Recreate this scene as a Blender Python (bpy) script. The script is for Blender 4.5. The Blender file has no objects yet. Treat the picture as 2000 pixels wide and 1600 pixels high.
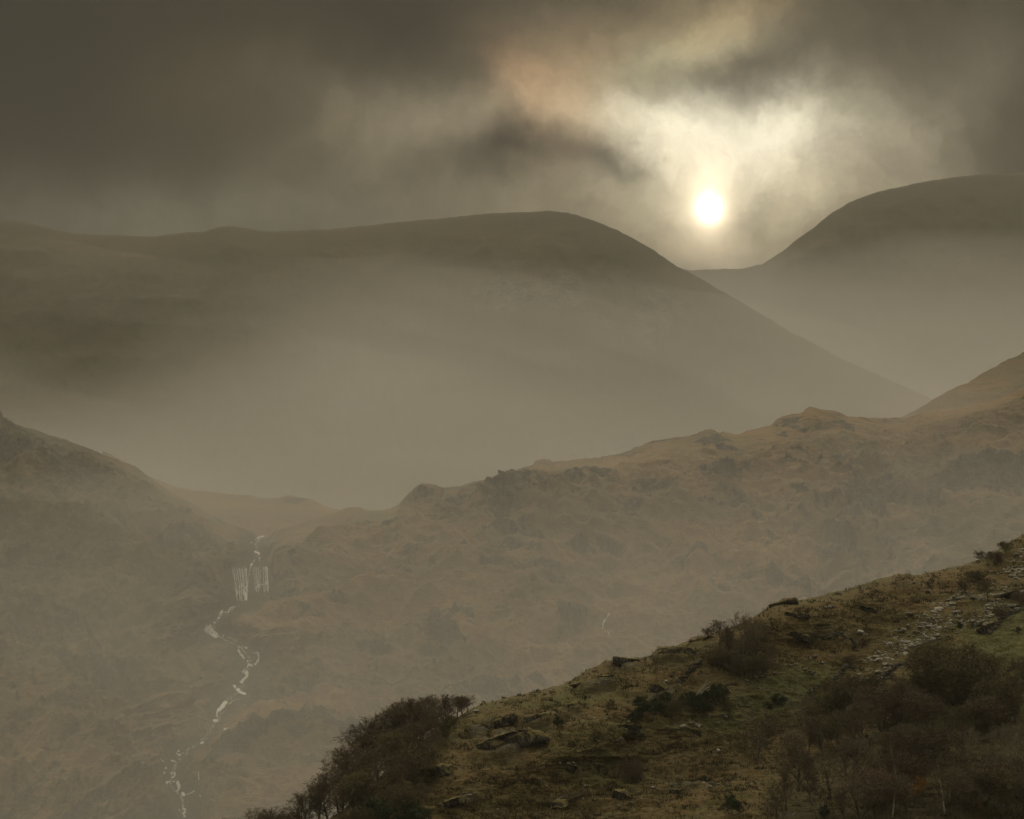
import bpy, math, random
import numpy as np
random.seed(7)
rng = np.random.default_rng(11)
Q = 1.0      # mesh detail
scn = bpy.context.scene
col = scn.collection

# ------------------------------------------------------------------ camera
F = 5671.0                       # focal length in photo pixels (2000 px wide picture, 20 degree view)
TILT = math.atan(850 / F)
CAM = np.array([0.0, 0.0, 1.7])
cam_d = bpy.data.cameras.new("camera")
cam_d.sensor_width = 36.0
cam_d.lens = 36.0 * F / 2000.0
cam_d.clip_start = 1.0
cam_d.clip_end = 60000.0
cam = bpy.data.objects.new("camera", cam_d)
cam.location = CAM
cam.rotation_euler = (math.pi / 2 + TILT, 0, 0)
col.objects.link(cam)
scn.camera = cam
ST, CT = math.sin(TILT), math.cos(TILT)


def ray(u, v):
    """direction (with y = 1) through a point of the photograph"""
    x = (np.asarray(u, float) - 1000.0) / F
    y = (800.0 - np.asarray(v, float)) / F
    dy = CT - ST * y
    return x / dy, (ST + CT * y) / dy


def at(u, v, Y):
    rx, rz = ray(u, v)
    return rx * Y + CAM[0], Y + CAM[1], rz * Y + CAM[2]


# ------------------------------------------------------------------ render and exposure
scn.view_settings.view_transform = 'Standard'
scn.view_settings.look = 'None'
scn.view_settings.exposure = 0.0
scn.view_settings.gamma = 1.0
scn.render.engine = 'CYCLES'
cy = scn.cycles
cy.use_denoising = True
cy.max_bounces = 10
cy.diffuse_bounces = 2
cy.glossy_bounces = 1
cy.transmission_bounces = 2
cy.volume_bounces = 6
cy.transparent_max_bounces = 8

# ------------------------------------------------------------------ world: overcast sky with a veiled sun
SUN_UV = (1385, 408)
sx, sz = ray(*SUN_UV)
SUN_EL = math.atan(sz / math.hypot(1, sx))
SUN_AZ = math.atan2(sx, 1)       # clockwise from +Y
world = bpy.data.worlds.new("World")
scn.world = world
world.use_nodes = True
nt = world.node_tree
for n in list(nt.nodes):
    nt.nodes.remove(n)
N, L = nt.nodes, nt.links


def node(tree, kind, **kw):
    n = tree.nodes.new(kind)
    for k, val in kw.items():
        setattr(n, k, val)
    return n


def math_n(tree, op, a, b=None, clamp=False):
    n = tree.nodes.new('ShaderNodeMath')
    n.operation = op
    n.use_clamp = clamp
    for i, x in enumerate((a, b)):
        if x is None:
            continue
        if isinstance(x, (int, float)):
            n.inputs[i].default_value = x
        else:
            tree.links.new(x, n.inputs[i])
    return n.outputs[0]


def vmath(tree, op, a, b=None, scale=None):
    n = tree.nodes.new('ShaderNodeVectorMath')
    n.operation = op
    for i, x in enumerate((a, b)):
        if x is None:
            continue
        if isinstance(x, (tuple, list)):
            n.inputs[i].default_value = x
        else:
            tree.links.new(x, n.inputs[i])
    if scale is not None:
        if isinstance(scale, (int, float)):
            n.inputs['Scale'].default_value = scale
        else:
            tree.links.new(scale, n.inputs['Scale'])
    return n.outputs['Value'] if op in ('DOT_PRODUCT', 'LENGTH', 'DISTANCE') else n.outputs[0]


tc = node(nt, 'ShaderNodeTexCoord')
sepd = node(nt, 'ShaderNodeSeparateXYZ')
L.new(tc.outputs['Generated'], sepd.inputs[0])
ypos = math_n(nt, 'MAXIMUM', sepd.outputs[1], 0.02)
gx = math_n(nt, 'DIVIDE', sepd.outputs[0], ypos)
gz = math_n(nt, 'DIVIDE', sepd.outputs[2], ypos)
comb = node(nt, 'ShaderNodeCombineXYZ')
L.new(gx, comb.inputs[0])
L.new(gz, comb.inputs[1])
P = comb.outputs[0]


def noise(tree, vec, scale, detail=4.0, rough=0.5, color=False, dist=0.0):
    n = tree.nodes.new('ShaderNodeTexNoise')
    tree.links.new(vec, n.inputs['Vector'])
    n.inputs['Scale'].default_value = scale
    n.inputs['Detail'].default_value = detail
    n.inputs['Roughness'].default_value = rough
    n.inputs['Distortion'].default_value = dist
    return n.outputs['Color'] if color else n.outputs['Fac']


w1 = vmath(nt, 'SUBTRACT', noise(nt, P, 16.0, 5.0, 0.6, True), (0.5, 0.5, 0.5))
w1 = vmath(nt, 'SCALE', w1, scale=0.030)
w2 = vmath(nt, 'SUBTRACT', noise(nt, P, 5.0, 2.0, 0.5, True), (0.5, 0.5, 0.5))
w2 = vmath(nt, 'SCALE', w2, scale=0.024)
w3 = vmath(nt, 'SUBTRACT', noise(nt, vmath(nt, 'MULTIPLY', P, (1.1, 0.95, 1)), 60.0, 5.0, 0.65, True), (0.5, 0.5, 0.5))
w3 = vmath(nt, 'SCALE', w3, scale=0.012)
WP = vmath(nt, 'ADD', vmath(nt, 'ADD', vmath(nt, 'ADD', P, w1), w2), w3)
WP = vmath(nt, 'MULTIPLY', WP, (1, 1, 0))
PS = vmath(nt, 'MULTIPLY', P, (1, 1, 0))


def blob(c, r, ang=0.0, warp=True):
    cx, cz = ray(*c)
    m = node(nt, 'ShaderNodeMapping', vector_type='TEXTURE')
    L.new(WP if warp else PS, m.inputs['Vector'])
    m.inputs['Location'].default_value = (float(cx), float(cz), 0)
    m.inputs['Rotation'].default_value = (0, 0, math.radians(ang))
    m.inputs['Scale'].default_value = (r[0] / F, r[1] / F, 1)
    d = vmath(nt, 'DOT_PRODUCT', m.outputs[0], m.outputs[0])
    return math_n(nt, 'EXPONENT', math_n(nt, 'MULTIPLY', d, -1.0))


def add_col(acc, fac, c):
    s = vmath(nt, 'SCALE', c, scale=fac)
    return s if acc is None else vmath(nt, 'ADD', acc, s)


SKY_K = 1.10
BLOBS = [
    ((430, 140), (190, 80), 15, (0.022, 0.016, 0.008)),
    ((620, 240), (120, 60), 30, (0.022, 0.017, 0.010)),
    ((1250, 270), (110, 60), -10, (0.10, 0.09, 0.065)),  # centre, radii, angle, colour (linear, as it leaves the cloud)
    ((1400, 290), (560, 300), 0, (0.150, 0.125, 0.082)),
    ((1380, 440), (380, 120), 0, (0.150, 0.126, 0.078)),
    ((1405, 250), (235, 88), 0, (0.50, 0.468, 0.365)),
    ((1300, 225), (90, 40), 0, (0.20, 0.19, 0.13)),
    ((1545, 235), (85, 50), 0, (0.26, 0.25, 0.18)),
    ((1400, 330), (140, 75), 0, (0.28, 0.250, 0.180)),
    ((1240, 320), (110, 70), 30, (0.16, 0.15, 0.105)),
    ((1040, 200), (130, 75), -60, (0.20, 0.110, 0.052)),
    ((1140, 180), (90, 120), 0, (0.17, 0.105, 0.052)),
    ((1150, 260), (120, 50), 0, (0.12, 0.092, 0.050)),
    ((1290, 110), (130, 60), 25, (0.12, 0.115, 0.066)),
    ((1420, 30), (130, 60), 20, (0.21, 0.155, 0.080)),
    ((1200, 60), (170, 80), 20, (0.080, 0.056, 0.030)),
    ((1390, 90), (120, 40), 10, (0.08, 0.075, 0.050)),
    ((890, 255), (140, 80), 10, (0.115, 0.096, 0.062)),
    ((730, 200), (170, 70), -20, (0.070, 0.058, 0.038)),
    ((700, 270), (130, 50), -30, (0.030, 0.024, 0.014)),
    ((1700, 270), (150, 140), 30, (0.130, 0.112, 0.076)),
    ((1600, 400), (110, 60), 20, (0.09, 0.078, 0.052)),
    ((1900, 120), (160, 90), 30, (0.040, 0.036, 0.026)),
    ((300, 440), (560, 90), 0, (0.070, 0.064, 0.045)),
    ((640, 330), (300, 130), 0, (0.030, 0.026, 0.017)),
    ((1560, 330), (90, 60), -40, (0.16, 0.14, 0.095)),
    ((1130, 300), (70, 30), 20, (0.06, 0.05, 0.03)),
]
acc = None
for c, r, a, cc in BLOBS:
    acc = add_col(acc, blob(c, r, a), cc)
DARK = [
    ((1020, 312), (185, 58), 8, 0.80), ((1180, 335), (80, 40), -25, 0.66), ((1450, 125), (120, 32), 0, 0.45),
    ((1700, 90), (170, 70), 20, 0.25), ((1960, 260), (120, 130), 0, 0.35), ((0, 120), (330, 260), 0, 0.55),
    ((780, 40), (190, 140), 0, 0.70), ((1500, 440), (30, 60), 0, 0.2), ((1010, 270), (60, 40), 0, 0.4),
]
base = node(nt, 'ShaderNodeRGB')
base.outputs[0].default_value = (0.010, 0.0085, 0.0030, 1)
acc = vmath(nt, 'ADD', acc, base.outputs[0])
for c, r, a, k in DARK:
    f = math_n(nt, 'SUBTRACT', 1.0, math_n(nt, 'MULTIPLY', blob(c, r, a), k))
    acc = vmath(nt, 'SCALE', acc, scale=f)
# wisps
wn = noise(nt, vmath(nt, 'MULTIPLY', WP, (1.5, 0.8, 1)), 22.0, 6.0, 0.6)
wn = math_n(nt, 'ADD', math_n(nt, 'MULTIPLY', wn, 1.10), 0.45)
acc = vmath(nt, 'SCALE', acc, scale=wn)
wn = noise(nt, vmath(nt, 'ADD', WP, w1), 95.0, 6.0, 0.7)
wn = math_n(nt, 'ADD', math_n(nt, 'MULTIPLY', wn, 0.60), 0.70)
acc = vmath(nt, 'SCALE', acc, scale=wn)
# the veiled sun itself
acc = add_col(acc, blob((1385, 395), (105, 125), 0, True), (0.42, 0.36, 0.25))
acc = add_col(acc, blob((1385, 402), (44, 60), 0, False), (0.66, 0.53, 0.35))
acc = add_col(acc, blob(SUN_UV, (20, 23), 0, False), (2.8, 2.5, 2.0))
acc = add_col(acc, blob((1385, 490), (90, 28), 0, False), (0.10, 0.066, 0.036))
acc = vmath(nt, 'SCALE', acc, scale=SKY_K)
# the rest of the cloudy sky, out of the picture: higher up and behind the camera
OUT = node(nt, 'ShaderNodeRGB')
OUT.outputs[0].default_value = (1.12, 0.990, 0.735, 1)
mr = node(nt, 'ShaderNodeMapRange', interpolation_type='SMOOTHSTEP')
L.new(sepd.outputs[2], mr.inputs[0])
mr.inputs[1].default_value = 0.33
mr.inputs[2].default_value = 0.75
mr2 = node(nt, 'ShaderNodeMapRange', interpolation_type='SMOOTHSTEP')
L.new(sepd.outputs[1], mr2.inputs[0])
mr2.inputs[1].default_value = 0.75
mr2.inputs[2].default_value = 0.1
fo = math_n(nt, 'MAXIMUM', mr.outputs[0], math_n(nt, 'MULTIPLY', mr2.outputs[0], 0.22))
frt = node(nt, 'ShaderNodeMapRange')
L.new(sepd.outputs[1], frt.inputs[0])
for i_, q_ in enumerate((-0.7, 0.75, 0.65, 1.55)):
    frt.inputs[1 + i_].default_value = q_
out_c = vmath(nt, 'SCALE', OUT.outputs[0], scale=frt.outputs[0])
mixo = node(nt, 'ShaderNodeMix', data_type='RGBA')
L.new(fo, mixo.inputs[0])
L.new(acc, mixo.inputs[6])
L.new(out_c, mixo.inputs[7])
cloud_bg = node(nt, 'ShaderNodeBackground')
L.new(mixo.outputs[2], cloud_bg.inputs[0])
cloud_bg.inputs[1].default_value = 1.0
sky = node(nt, 'ShaderNodeTexSky', sky_type='NISHITA')
sky.sun_disc = False
sky.sun_elevation = SUN_EL
sky.sun_rotation = SUN_AZ
sky_bg = node(nt, 'ShaderNodeBackground')
L.new(sky.outputs[0], sky_bg.inputs[0])
sky_bg.inputs[1].default_value = 0.05
mixs = node(nt, 'ShaderNodeMixShader')
mixs.inputs[0].default_value = 0.992      # cloud cover
L.new(sky_bg.outputs[0], mixs.inputs[1])
L.new(cloud_bg.outputs[0], mixs.inputs[2])
wo = node(nt, 'ShaderNodeOutputWorld')
L.new(mixs.outputs[0], wo.inputs[0])
world.cycles.sampling_method = 'MANUAL'
world.cycles.sample_map_resolution = 2048

# ------------------------------------------------------------------ sun lamp
sl = bpy.data.lights.new("sun", 'SUN')
sl.energy = 0.6
sl.angle = math.radians(10)
sl.color = (1.0, 0.86, 0.66)
so = bpy.data.objects.new("sun", sl)
from mathutils import Vector
sd = Vector((float(sx), 1.0, float(sz))).normalized()
so.rotation_euler = (-sd).to_track_quat('-Z', 'Y').to_euler()
so.location = (0, 0, 500)
col.objects.link(so)


# ------------------------------------------------------------------ helpers
def tag(o, label=None, cat=None, group=None, kind=None):
    if label: o["label"] = label
    if cat: o["category"] = cat
    if group: o["group"] = group
    if kind: o["kind"] = kind
    return o


def mesh_obj(name, co, quads=None, tris=None, mat=None, parent=None, smooth=True, link=True):
    me = bpy.data.meshes.new(name)
    co = np.asarray(co, np.float32).reshape(-1, 3)
    me.vertices.add(len(co))
    me.vertices.foreach_set('co', co.ravel())
    parts, starts, s0 = [], [], 0
    for arr, k in ((quads, 4), (tris, 3)):
        if arr is not None and len(arr):
            arr = np.asarray(arr, np.int32).reshape(-1, k)
            parts.append(arr.ravel())
            starts.append(np.arange(len(arr), dtype=np.int32) * k + s0)
            s0 += arr.size
    idx = np.concatenate(parts)
    st = np.concatenate(starts)
    me.loops.add(len(idx))
    me.loops.foreach_set('vertex_index', idx)
    me.polygons.add(len(st))
    me.polygons.foreach_set('loop_start', st)
    if smooth:
        me.polygons.foreach_set('use_smooth', np.ones(len(st), bool))
    me.update(calc_edges=True)
    if mat:
        me.materials.append(mat)
    if not link:
        return me
    o = bpy.data.objects.new(name, me)
    col.objects.link(o)
    if parent:
        o.parent = parent
    return o


def grid_faces(nr, nc):
    i = np.arange(nr * nc).reshape(nr, nc)
    return np.stack([i[:-1, :-1], i[1:, :-1], i[1:, 1:], i[:-1, 1:]], -1).reshape(-1, 4)


def _h(ix, iy, iz, seed):
    with np.errstate(over='ignore'):
        h = (ix.astype(np.uint32) * np.uint32(374761393) + iy.astype(np.uint32) * np.uint32(668265263)
             + iz.astype(np.uint32) * np.uint32(2147483647) + np.uint32(seed * 1013904223 & 0xffffffff))
        h = (h ^ (h >> np.uint32(13))) * np.uint32(1274126177)
        h = h ^ (h >> np.uint32(16))
    return h.astype(np.float32) / 4294967295.0 * 2 - 1


def vnoise(p, seed=0):
    f = np.floor(p)
    i = f.astype(np.int64)
    t = (p - f).astype(np.float32)
    t = t * t * t * (t * (t * 6 - 15) + 10)
    x, y, z = i[..., 0], i[..., 1], i[..., 2]
    tx, ty, tz = t[..., 0], t[..., 1], t[..., 2]
    def c(a, b, d): return _h(x + a, y + b, z + d, seed)
    x00 = c(0, 0, 0) * (1 - tx) + c(1, 0, 0) * tx
    x10 = c(0, 1, 0) * (1 - tx) + c(1, 1, 0) * tx
    x01 = c(0, 0, 1) * (1 - tx) + c(1, 0, 1) * tx
    x11 = c(0, 1, 1) * (1 - tx) + c(1, 1, 1) * tx
    return (x00 * (1 - ty) + x10 * ty) * (1 - tz) + (x01 * (1 - ty) + x11 * ty) * tz


def fbm(p, size, octaves=4, gain=0.5, seed=0, stretch=(1, 1, 1), ridged=False):
    q = p / (size * np.array(stretch, float))
    a, s, tot = 1.0, 0.0, 0.0
    for k in range(octaves):
        n = vnoise(q + 17.3 * k, seed + k)
        if ridged:
            n = 1 - 2 * np.abs(n)
        s = s + a * n
        tot += a
        a *= gain
        q = q * 2.03
    return s / tot


def smooth(a, b, x):
    t = np.clip((x - a) / (b - a), 0, 1)
    return t * t * (3 - 2 * t)


def pl(pts, u):
    pts = np.array(pts, float)
    return np.interp(u, pts[:, 0], pts[:, 1])


def seg_dist(U, V, pts):
    """distance in photo pixels to a polyline"""
    d = np.full(np.shape(U), 1e9)
    for (x0, y0), (x1, y1) in zip(pts[:-1], pts[1:]):
        dx, dy = x1 - x0, y1 - y0
        t = np.clip(((U - x0) * dx + (V - y0) * dy) / (dx * dx + dy * dy + 1e-9), 0, 1)
        d = np.minimum(d, np.hypot(U - x0 - t * dx, V - y0 - t * dy))
    return d


def gauss(U, V, c, r, ang=0.0):
    a = math.radians(ang)
    dx, dy = U - c[0], V - c[1]
    X = (dx * math.cos(a) + dy * math.sin(a)) / r[0]
    Yy = (-dx * math.sin(a) + dy * math.cos(a)) / r[1]
    return np.exp(-(X * X + Yy * Yy))


def in_poly(x, y, poly):
    inside = np.zeros(np.shape(x), bool)
    n = len(poly)
    for i in range(n):
        x0, y0 = poly[i]
        x1, y1 = poly[(i + 1) % n]
        c = ((y0 > y) != (y1 > y)) & (x < (x1 - x0) * (y - y0) / (y1 - y0 + 1e-12) + x0)
        inside ^= c
    return inside


class Hill:
    """a hillside: crest line seen from the valley, front slope, and a back slope that falls away behind the crest"""
    def __init__(s, name, crest, depth, u0, u1, nu, nv, vbot, disp, mask, mat, back=300.0, nback=14, crest_jit=None, pw=1.0, fade=60):
        nu, nv = int(nu * Q), int(nv * Q)
        us = np.linspace(u0, u1, nu)
        s.us = us
        vc = pl(crest, us)
        if crest_jit is not None:
            vc = vc + crest_jit(us)
        s.vc = vc
        tt = np.linspace(0, 1, nv) ** pw
        V = vc[None, :] + tt[:, None] * (vbot - vc[None, :])
        U = np.broadcast_to(us[None, :], V.shape)
        Y = depth(U, V, V - vc[None, :])
        x, y, z = at(U, V, Y)
        Pb = np.stack([x, y, z], -1)
        # base normal
        gu = np.gradient(Pb, axis=1)
        gv = np.gradient(Pb, axis=0)
        nrm = np.cross(gv, gu)
        nrm /= np.linalg.norm(nrm, axis=-1, keepdims=True) + 1e-9
        fd = smooth(0, fade, (V - vc[None, :]))
        D = disp(Pb, U, V) * (0.04 + 0.96 * fd)
        Pd = Pb + nrm * D[..., None]
        M = mask(Pb, U, V)
        s.P, s.U, s.V, s.nv, s.nu, s.vbot, s.pw = Pd, U, V, nv, nu, vbot, pw
        # back slope
        k = (np.arange(1, nback + 1) / nback)[::-1]
        topp = Pd[0]
        B = np.stack([topp + np.array([0, 1, 0]) * (back * kk) - np.array([0, 0, 1]) * (0.12 * back * kk + 0.5 * back * kk * kk + (topp[:, 2:3] * 0.5) * kk * kk) * 1.0 for kk in k], 0)
        B += 0
        allp = np.concatenate([B, Pd], 0)
        allp[..., 2] = np.maximum(allp[..., 2], -0.6)
        mm = np.concatenate([np.repeat(M[:1], nback, 0), M], 0)
        s.obj = mesh_obj(name, allp, quads=grid_faces(nv + nback, nu), mat=mat)
        s.obj["kind"] = "structure"
        ca = s.obj.data.color_attributes.new("mask", 'FLOAT_COLOR', 'POINT')
        buf = np.ones((allp.shape[0] * allp.shape[1], 4), np.float32)
        buf[:, :3] = np.clip(mm, 0, 1).reshape(-1, 3)
        ca.data.foreach_set('color', buf.ravel())

    def pt(s, u, v):
        """point of the finished surface seen at a photo position"""
        u = np.atleast_1d(np.asarray(u, float)); v = np.atleast_1d(np.asarray(v, float))
        fu = np.clip((u - s.us[0]) / (s.us[-1] - s.us[0]) * (s.nu - 1), 0, s.nu - 1.001)
        iu = fu.astype(int); a = fu - iu
        vc = s.vc[iu] * (1 - a) + s.vc[iu + 1] * a
        t = np.clip((v - vc) / (s.vbot - vc), 0, 1) ** (1 / s.pw)
        fv = np.clip(t * (s.nv - 1), 0, s.nv - 1.001)
        iv = fv.astype(int); b = fv - iv
        g = s.P
        p = (g[iv, iu] * ((1 - a) * (1 - b))[:, None] + g[iv, iu + 1] * (a * (1 - b))[:, None]
             + g[iv + 1, iu] * ((1 - a) * b)[:, None] + g[iv + 1, iu + 1] * (a * b)[:, None])
        return p


# ------------------------------------------------------------------ materials
def new_mat(name):
    m = bpy.data.materials.new(name)
    m.use_nodes = True
    t = m.node_tree
    b = t.nodes['Principled BSDF']
    b.inputs['Roughness'].default_value = 0.9
    b.inputs['Specular IOR Level'].default_value = 0.15
    return m, t, b


def mixc(t, fac, a, b):
    n = t.nodes.new('ShaderNodeMix')
    n.data_type = 'RGBA'
    for sock, x in ((n.inputs[0], fac), (n.inputs[6], a), (n.inputs[7], b)):
        if isinstance(x, (int, float)):
            sock.default_value = x
        elif isinstance(x, tuple):
            sock.default_value = (*x, 1)
        else:
            t.links.new(x, sock)
    return n.outputs[2]


def maprange(t, x, a, b, c=0.0, d=1.0):
    n = t.nodes.new('ShaderNodeMapRange')
    t.links.new(x, n.inputs[0])
    for i, q in enumerate((a, b, c, d)):
        n.inputs[1 + i].default_value = q
    return n.outputs[0]


def terrain_mat(name, s, brown, brown2, green, dark, rock, bump=0.3, patch=1.0):
    """s = metres of the main patches; attribute mask: r rock, g green grass, b dark cover: heather or juniper, tree floor, ravine, painted fold shade"""
    m, t, b = new_mat(name)
    tcn = t.nodes.new('ShaderNodeTexCoord')
    O = tcn.outputs['Object']
    O2 = vmath(t, 'MULTIPLY', O, (0.6, 1.0, 1.7))
    at_ = t.nodes.new('ShaderNodeAttribute')
    at_.attribute_name = 'mask'
    sp = t.nodes.new('ShaderNodeSeparateColor')
    t.links.new(at_.outputs['Color'], sp.inputs[0])
    n1 = noise(t, O2, 1.0 / s, 5.0, 0.6)
    n2 = noise(t, O2, 4.5 / s, 6.0, 0.65)
    n3 = noise(t, O2, 18.0 / s, 4.0, 0.65)
    n4 = noise(t, O2, 70.0 / s, 3.0, 0.6)
    c = mixc(t, maprange(t, n1, 0.40, 0.62), brown, brown2)
    gfac = math_n(t, 'ADD', sp.outputs[1], math_n(t, 'MULTIPLY', math_n(t, 'SUBTRACT', n2, 0.5), 2.2))
    c = mixc(t, maprange(t, gfac, 0.25, 0.75), c, green)
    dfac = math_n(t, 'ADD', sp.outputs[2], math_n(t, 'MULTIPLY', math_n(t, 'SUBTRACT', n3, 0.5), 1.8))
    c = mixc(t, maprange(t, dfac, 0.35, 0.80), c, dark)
    rfac = math_n(t, 'ADD', sp.outputs[0], math_n(t, 'MULTIPLY', math_n(t, 'SUBTRACT', n3, 0.5), 1.3))
    rfac = maprange(t, rfac, 0.42, 0.68)
    rc = mixc(t, maprange(t, math_n(t, 'ADD', math_n(t, 'MULTIPLY', n4, 0.5), math_n(t, 'MULTIPLY', noise(t, O, 9.0 / s, 5.0, 0.7), 0.5)), 0.38, 0.62), tuple(x * 0.40 for x in rock), tuple(min(1, x * 1.9) for x in rock))
    c = mixc(t, rfac, c, rc)
    v = math_n(t, 'ADD', math_n(t, 'MULTIPLY', n3, 0.7 * patch), 1.0 - 0.35 * patch)
    v = math_n(t, 'MULTIPLY', v, math_n(t, 'ADD', math_n(t, 'MULTIPLY', n4, 1.1 * patch), 1.0 - 0.55 * patch))
    c = vmath(t, 'SCALE', c, scale=v)
    t.links.new(c, b.inputs['Base Color'])
    bp = t.nodes.new('ShaderNodeBump')
    bp.inputs['Strength'].default_value = bump
    bp.inputs['Distance'].default_value = s / 12.0
    t.links.new(math_n(t, 'ADD', n3, math_n(t, 'MULTIPLY', n4, 0.5)), bp.inputs['Height'])
    t.links.new(bp.outputs[0], b.inputs['Normal'])
    return m


M_near = terrain_mat("near_hill_turf", 9.0, (0.150, 0.108, 0.048), (0.126, 0.108, 0.047), (0.112, 0.114, 0.046),
                     (0.074, 0.066, 0.034), (0.095, 0.090, 0.072), 0.7)
M_mid = terrain_mat("fell_grass", 60.0, (0.200, 0.138, 0.076), (0.126, 0.093, 0.053), (0.108, 0.101, 0.056),
                    (0.034, 0.034, 0.023), (0.046, 0.047, 0.038), 0.5)
M_far = terrain_mat("far_fell", 160.0, (0.088, 0.076, 0.048), (0.076, 0.067, 0.043), (0.073, 0.070, 0.043),
                    (0.070, 0.064, 0.042), (0.074, 0.068, 0.052), 0.12, 0.35)
M_ground, _t, _b = new_mat("valley_grass")
_tc = _t.nodes.new('ShaderNodeTexCoord')
_t.links.new(mixc(_t, noise(_t, _tc.outputs['Object'], 0.02, 6.0, 0.6), (0.05, 0.055, 0.02), (0.08, 0.06, 0.025)), _b.inputs['Base Color'])

# ------------------------------------------------------------------ ground
gx_ = np.linspace(-2300, 2300, 60)
gy_ = np.linspace(-900, 4300, 60)
GX, GY = np.meshgrid(gx_, gy_)
GZ = np.zeros_like(GX)
g = mesh_obj("ground", np.stack([GX, GY, GZ], -1), quads=grid_faces(60, 60)[:, ::-1], mat=M_ground)
g["kind"] = "structure"

# ------------------------------------------------------------------ far ridges
CREST_F2 = [(-700, 620), (900, 600), (1200, 560), (1260, 535), (1322, 522), (1350, 528), (1400, 526), (1450, 524), (1490, 516), (1530, 490), (1560, 465),
            (1590, 445), (1620, 420), (1660, 395), (1710, 376), (1780, 360), (1850, 347), (1920, 340), (2000, 336), (2300, 330), (2900, 380)]
CREST_F1 = [(-900, 330), (-300, 395), (0, 428), (20, 430), (40, 433), (60, 436), (110, 450), (150, 456), (220, 460), (290, 463), (330, 459), (345, 456), (400, 453),
            (425, 444), (447, 440), (470, 443), (500, 449), (530, 453), (570, 452), (640, 448), (750, 436), (850, 427), (950, 417), (1020, 413), (1070, 411),
            (1110, 416), (1160, 431), (1210, 452), (1250, 474), (1275, 487), (1300, 505), (1320, 518), (1370, 545), (1450, 592), (1550, 650),
            (1650, 703), (1750, 748), (1830, 785), (2000, 850), (2400, 1000), (2900, 1200)]


def jit(amp, size, seed, ridged=False):
    def f(us):
        p = np.stack([us, us * 0, us * 0], -1)
        return amp * fbm(p, size, 5, 0.55, seed) + 0.5 * amp * fbm(p, 9, 3, 0.6, seed + 3, (1, 1, 1), True)
    return f


def d_f2(U, V, t):
    return 3150 + 0.55 * (900 - V) + 60 * np.exp(-t / 40)


def d_f1(U, V, t):
    return 2350 + 0.60 * (1050 - V) + 60 * np.exp(-t / 40) + 60 * smooth(1100, 1700, U)


def disp_far(a):
    def f(Pb, U, V):
        return a * fbm(Pb, 260, 5, 0.5, 3, (0.45, 1, 1.6)) + a * 0.7 * fbm(Pb, 70, 5, 0.6, 9, (0.6, 1, 1.5), True)
    return f


def mask_far(Pb, U, V):
    n = fbm(Pb, 120, 4, 0.55, 21)
    return np.stack([smooth(0.2, 0.6, n), 0.5 + 0 * n, smooth(0.0, 0.5, -n)], -1)


far2 = Hill("far_right_ridge", CREST_F2, d_f2, -700, 2900, 700, 160, 1300, disp_far(7), mask_far, M_far, back=500, crest_jit=jit(2.0, 60, 5))
far1 = Hill("far_ridge", CREST_F1, d_f1, -900, 2900, 900, 240, 1500, disp_far(6), mask_far, M_far, back=400, crest_jit=jit(2.2, 50, 8))

# ------------------------------------------------------------------ craggy fell in the middle distance
CREST_R = [(1500, 960), (1700, 850), (1770, 812), (1810, 788), (1840, 770), (1870, 754), (1890, 748), (1920, 728), (1945, 716), (1960, 705), (1985, 696), (2000, 687),
           (2100, 640), (2400, 520), (2700, 470)]
CREST_A = [(200, 880), (250, 905), (300, 934), (340, 950), (380, 957), (430, 963), (480, 968), (515, 972), (530, 974), (548, 971), (560, 967), (600, 973), (612, 978),
           (640, 990), (700, 1006), (760, 1020), (820, 1040)]
CREST_B = [(-700, 420), (-300, 740), (0, 822), (60, 840), (130, 862), (180, 882), (230, 901), (265, 916), (300, 940), (330, 962), (370, 985), (430, 1018),
           (470, 1032), (508, 1042), (535, 1040), (560, 1032), (620, 1014), (650, 1003), (670, 996), (690, 991), (702, 992), (720, 998), (765, 995), (780, 986), (800, 965),
           (812, 953), (825, 945), (842, 946), (852, 949), (862, 957), (900, 951), (920, 944), (950, 938), (970, 930), (985, 927), (1010, 918), (1030, 914),
           (1043, 909), (1047, 901), (1056, 898), (1066, 899), (1073, 899), (1077, 906), (1100, 902), (1160, 896), (1210, 887), (1240, 876), (1250, 873), (1275, 864), (1300, 858),
           (1345, 851), (1362, 848), (1375, 842), (1388, 838), (1398, 842), (1404, 846), (1412, 842), (1428, 846), (1440, 847), (1470, 839), (1505, 829), (1515, 820), (1530, 812),
           (1555, 807), (1568, 805), (1572, 798), (1582, 794), (1600, 799), (1620, 802), (1645, 808), (1655, 814), (1680, 815), (1700, 817), (1770, 817),
           (1800, 808), (1820, 806), (1870, 799), (1920, 790), (2000, 762), (2200, 700), (2700, 560)]
STREAM = [(515, 1045), (500, 1062), (503, 1085), (490, 1105), (480, 1170), (455, 1190), (430, 1200), (410, 1235), (440, 1250), (470, 1265), (488, 1285), (478, 1320), (470, 1345),
          (440, 1370), (425, 1405), (400, 1440), (352, 1475), (335, 1510), (330, 1535), (355, 1560), (358, 1600), (350, 1700)]
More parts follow.
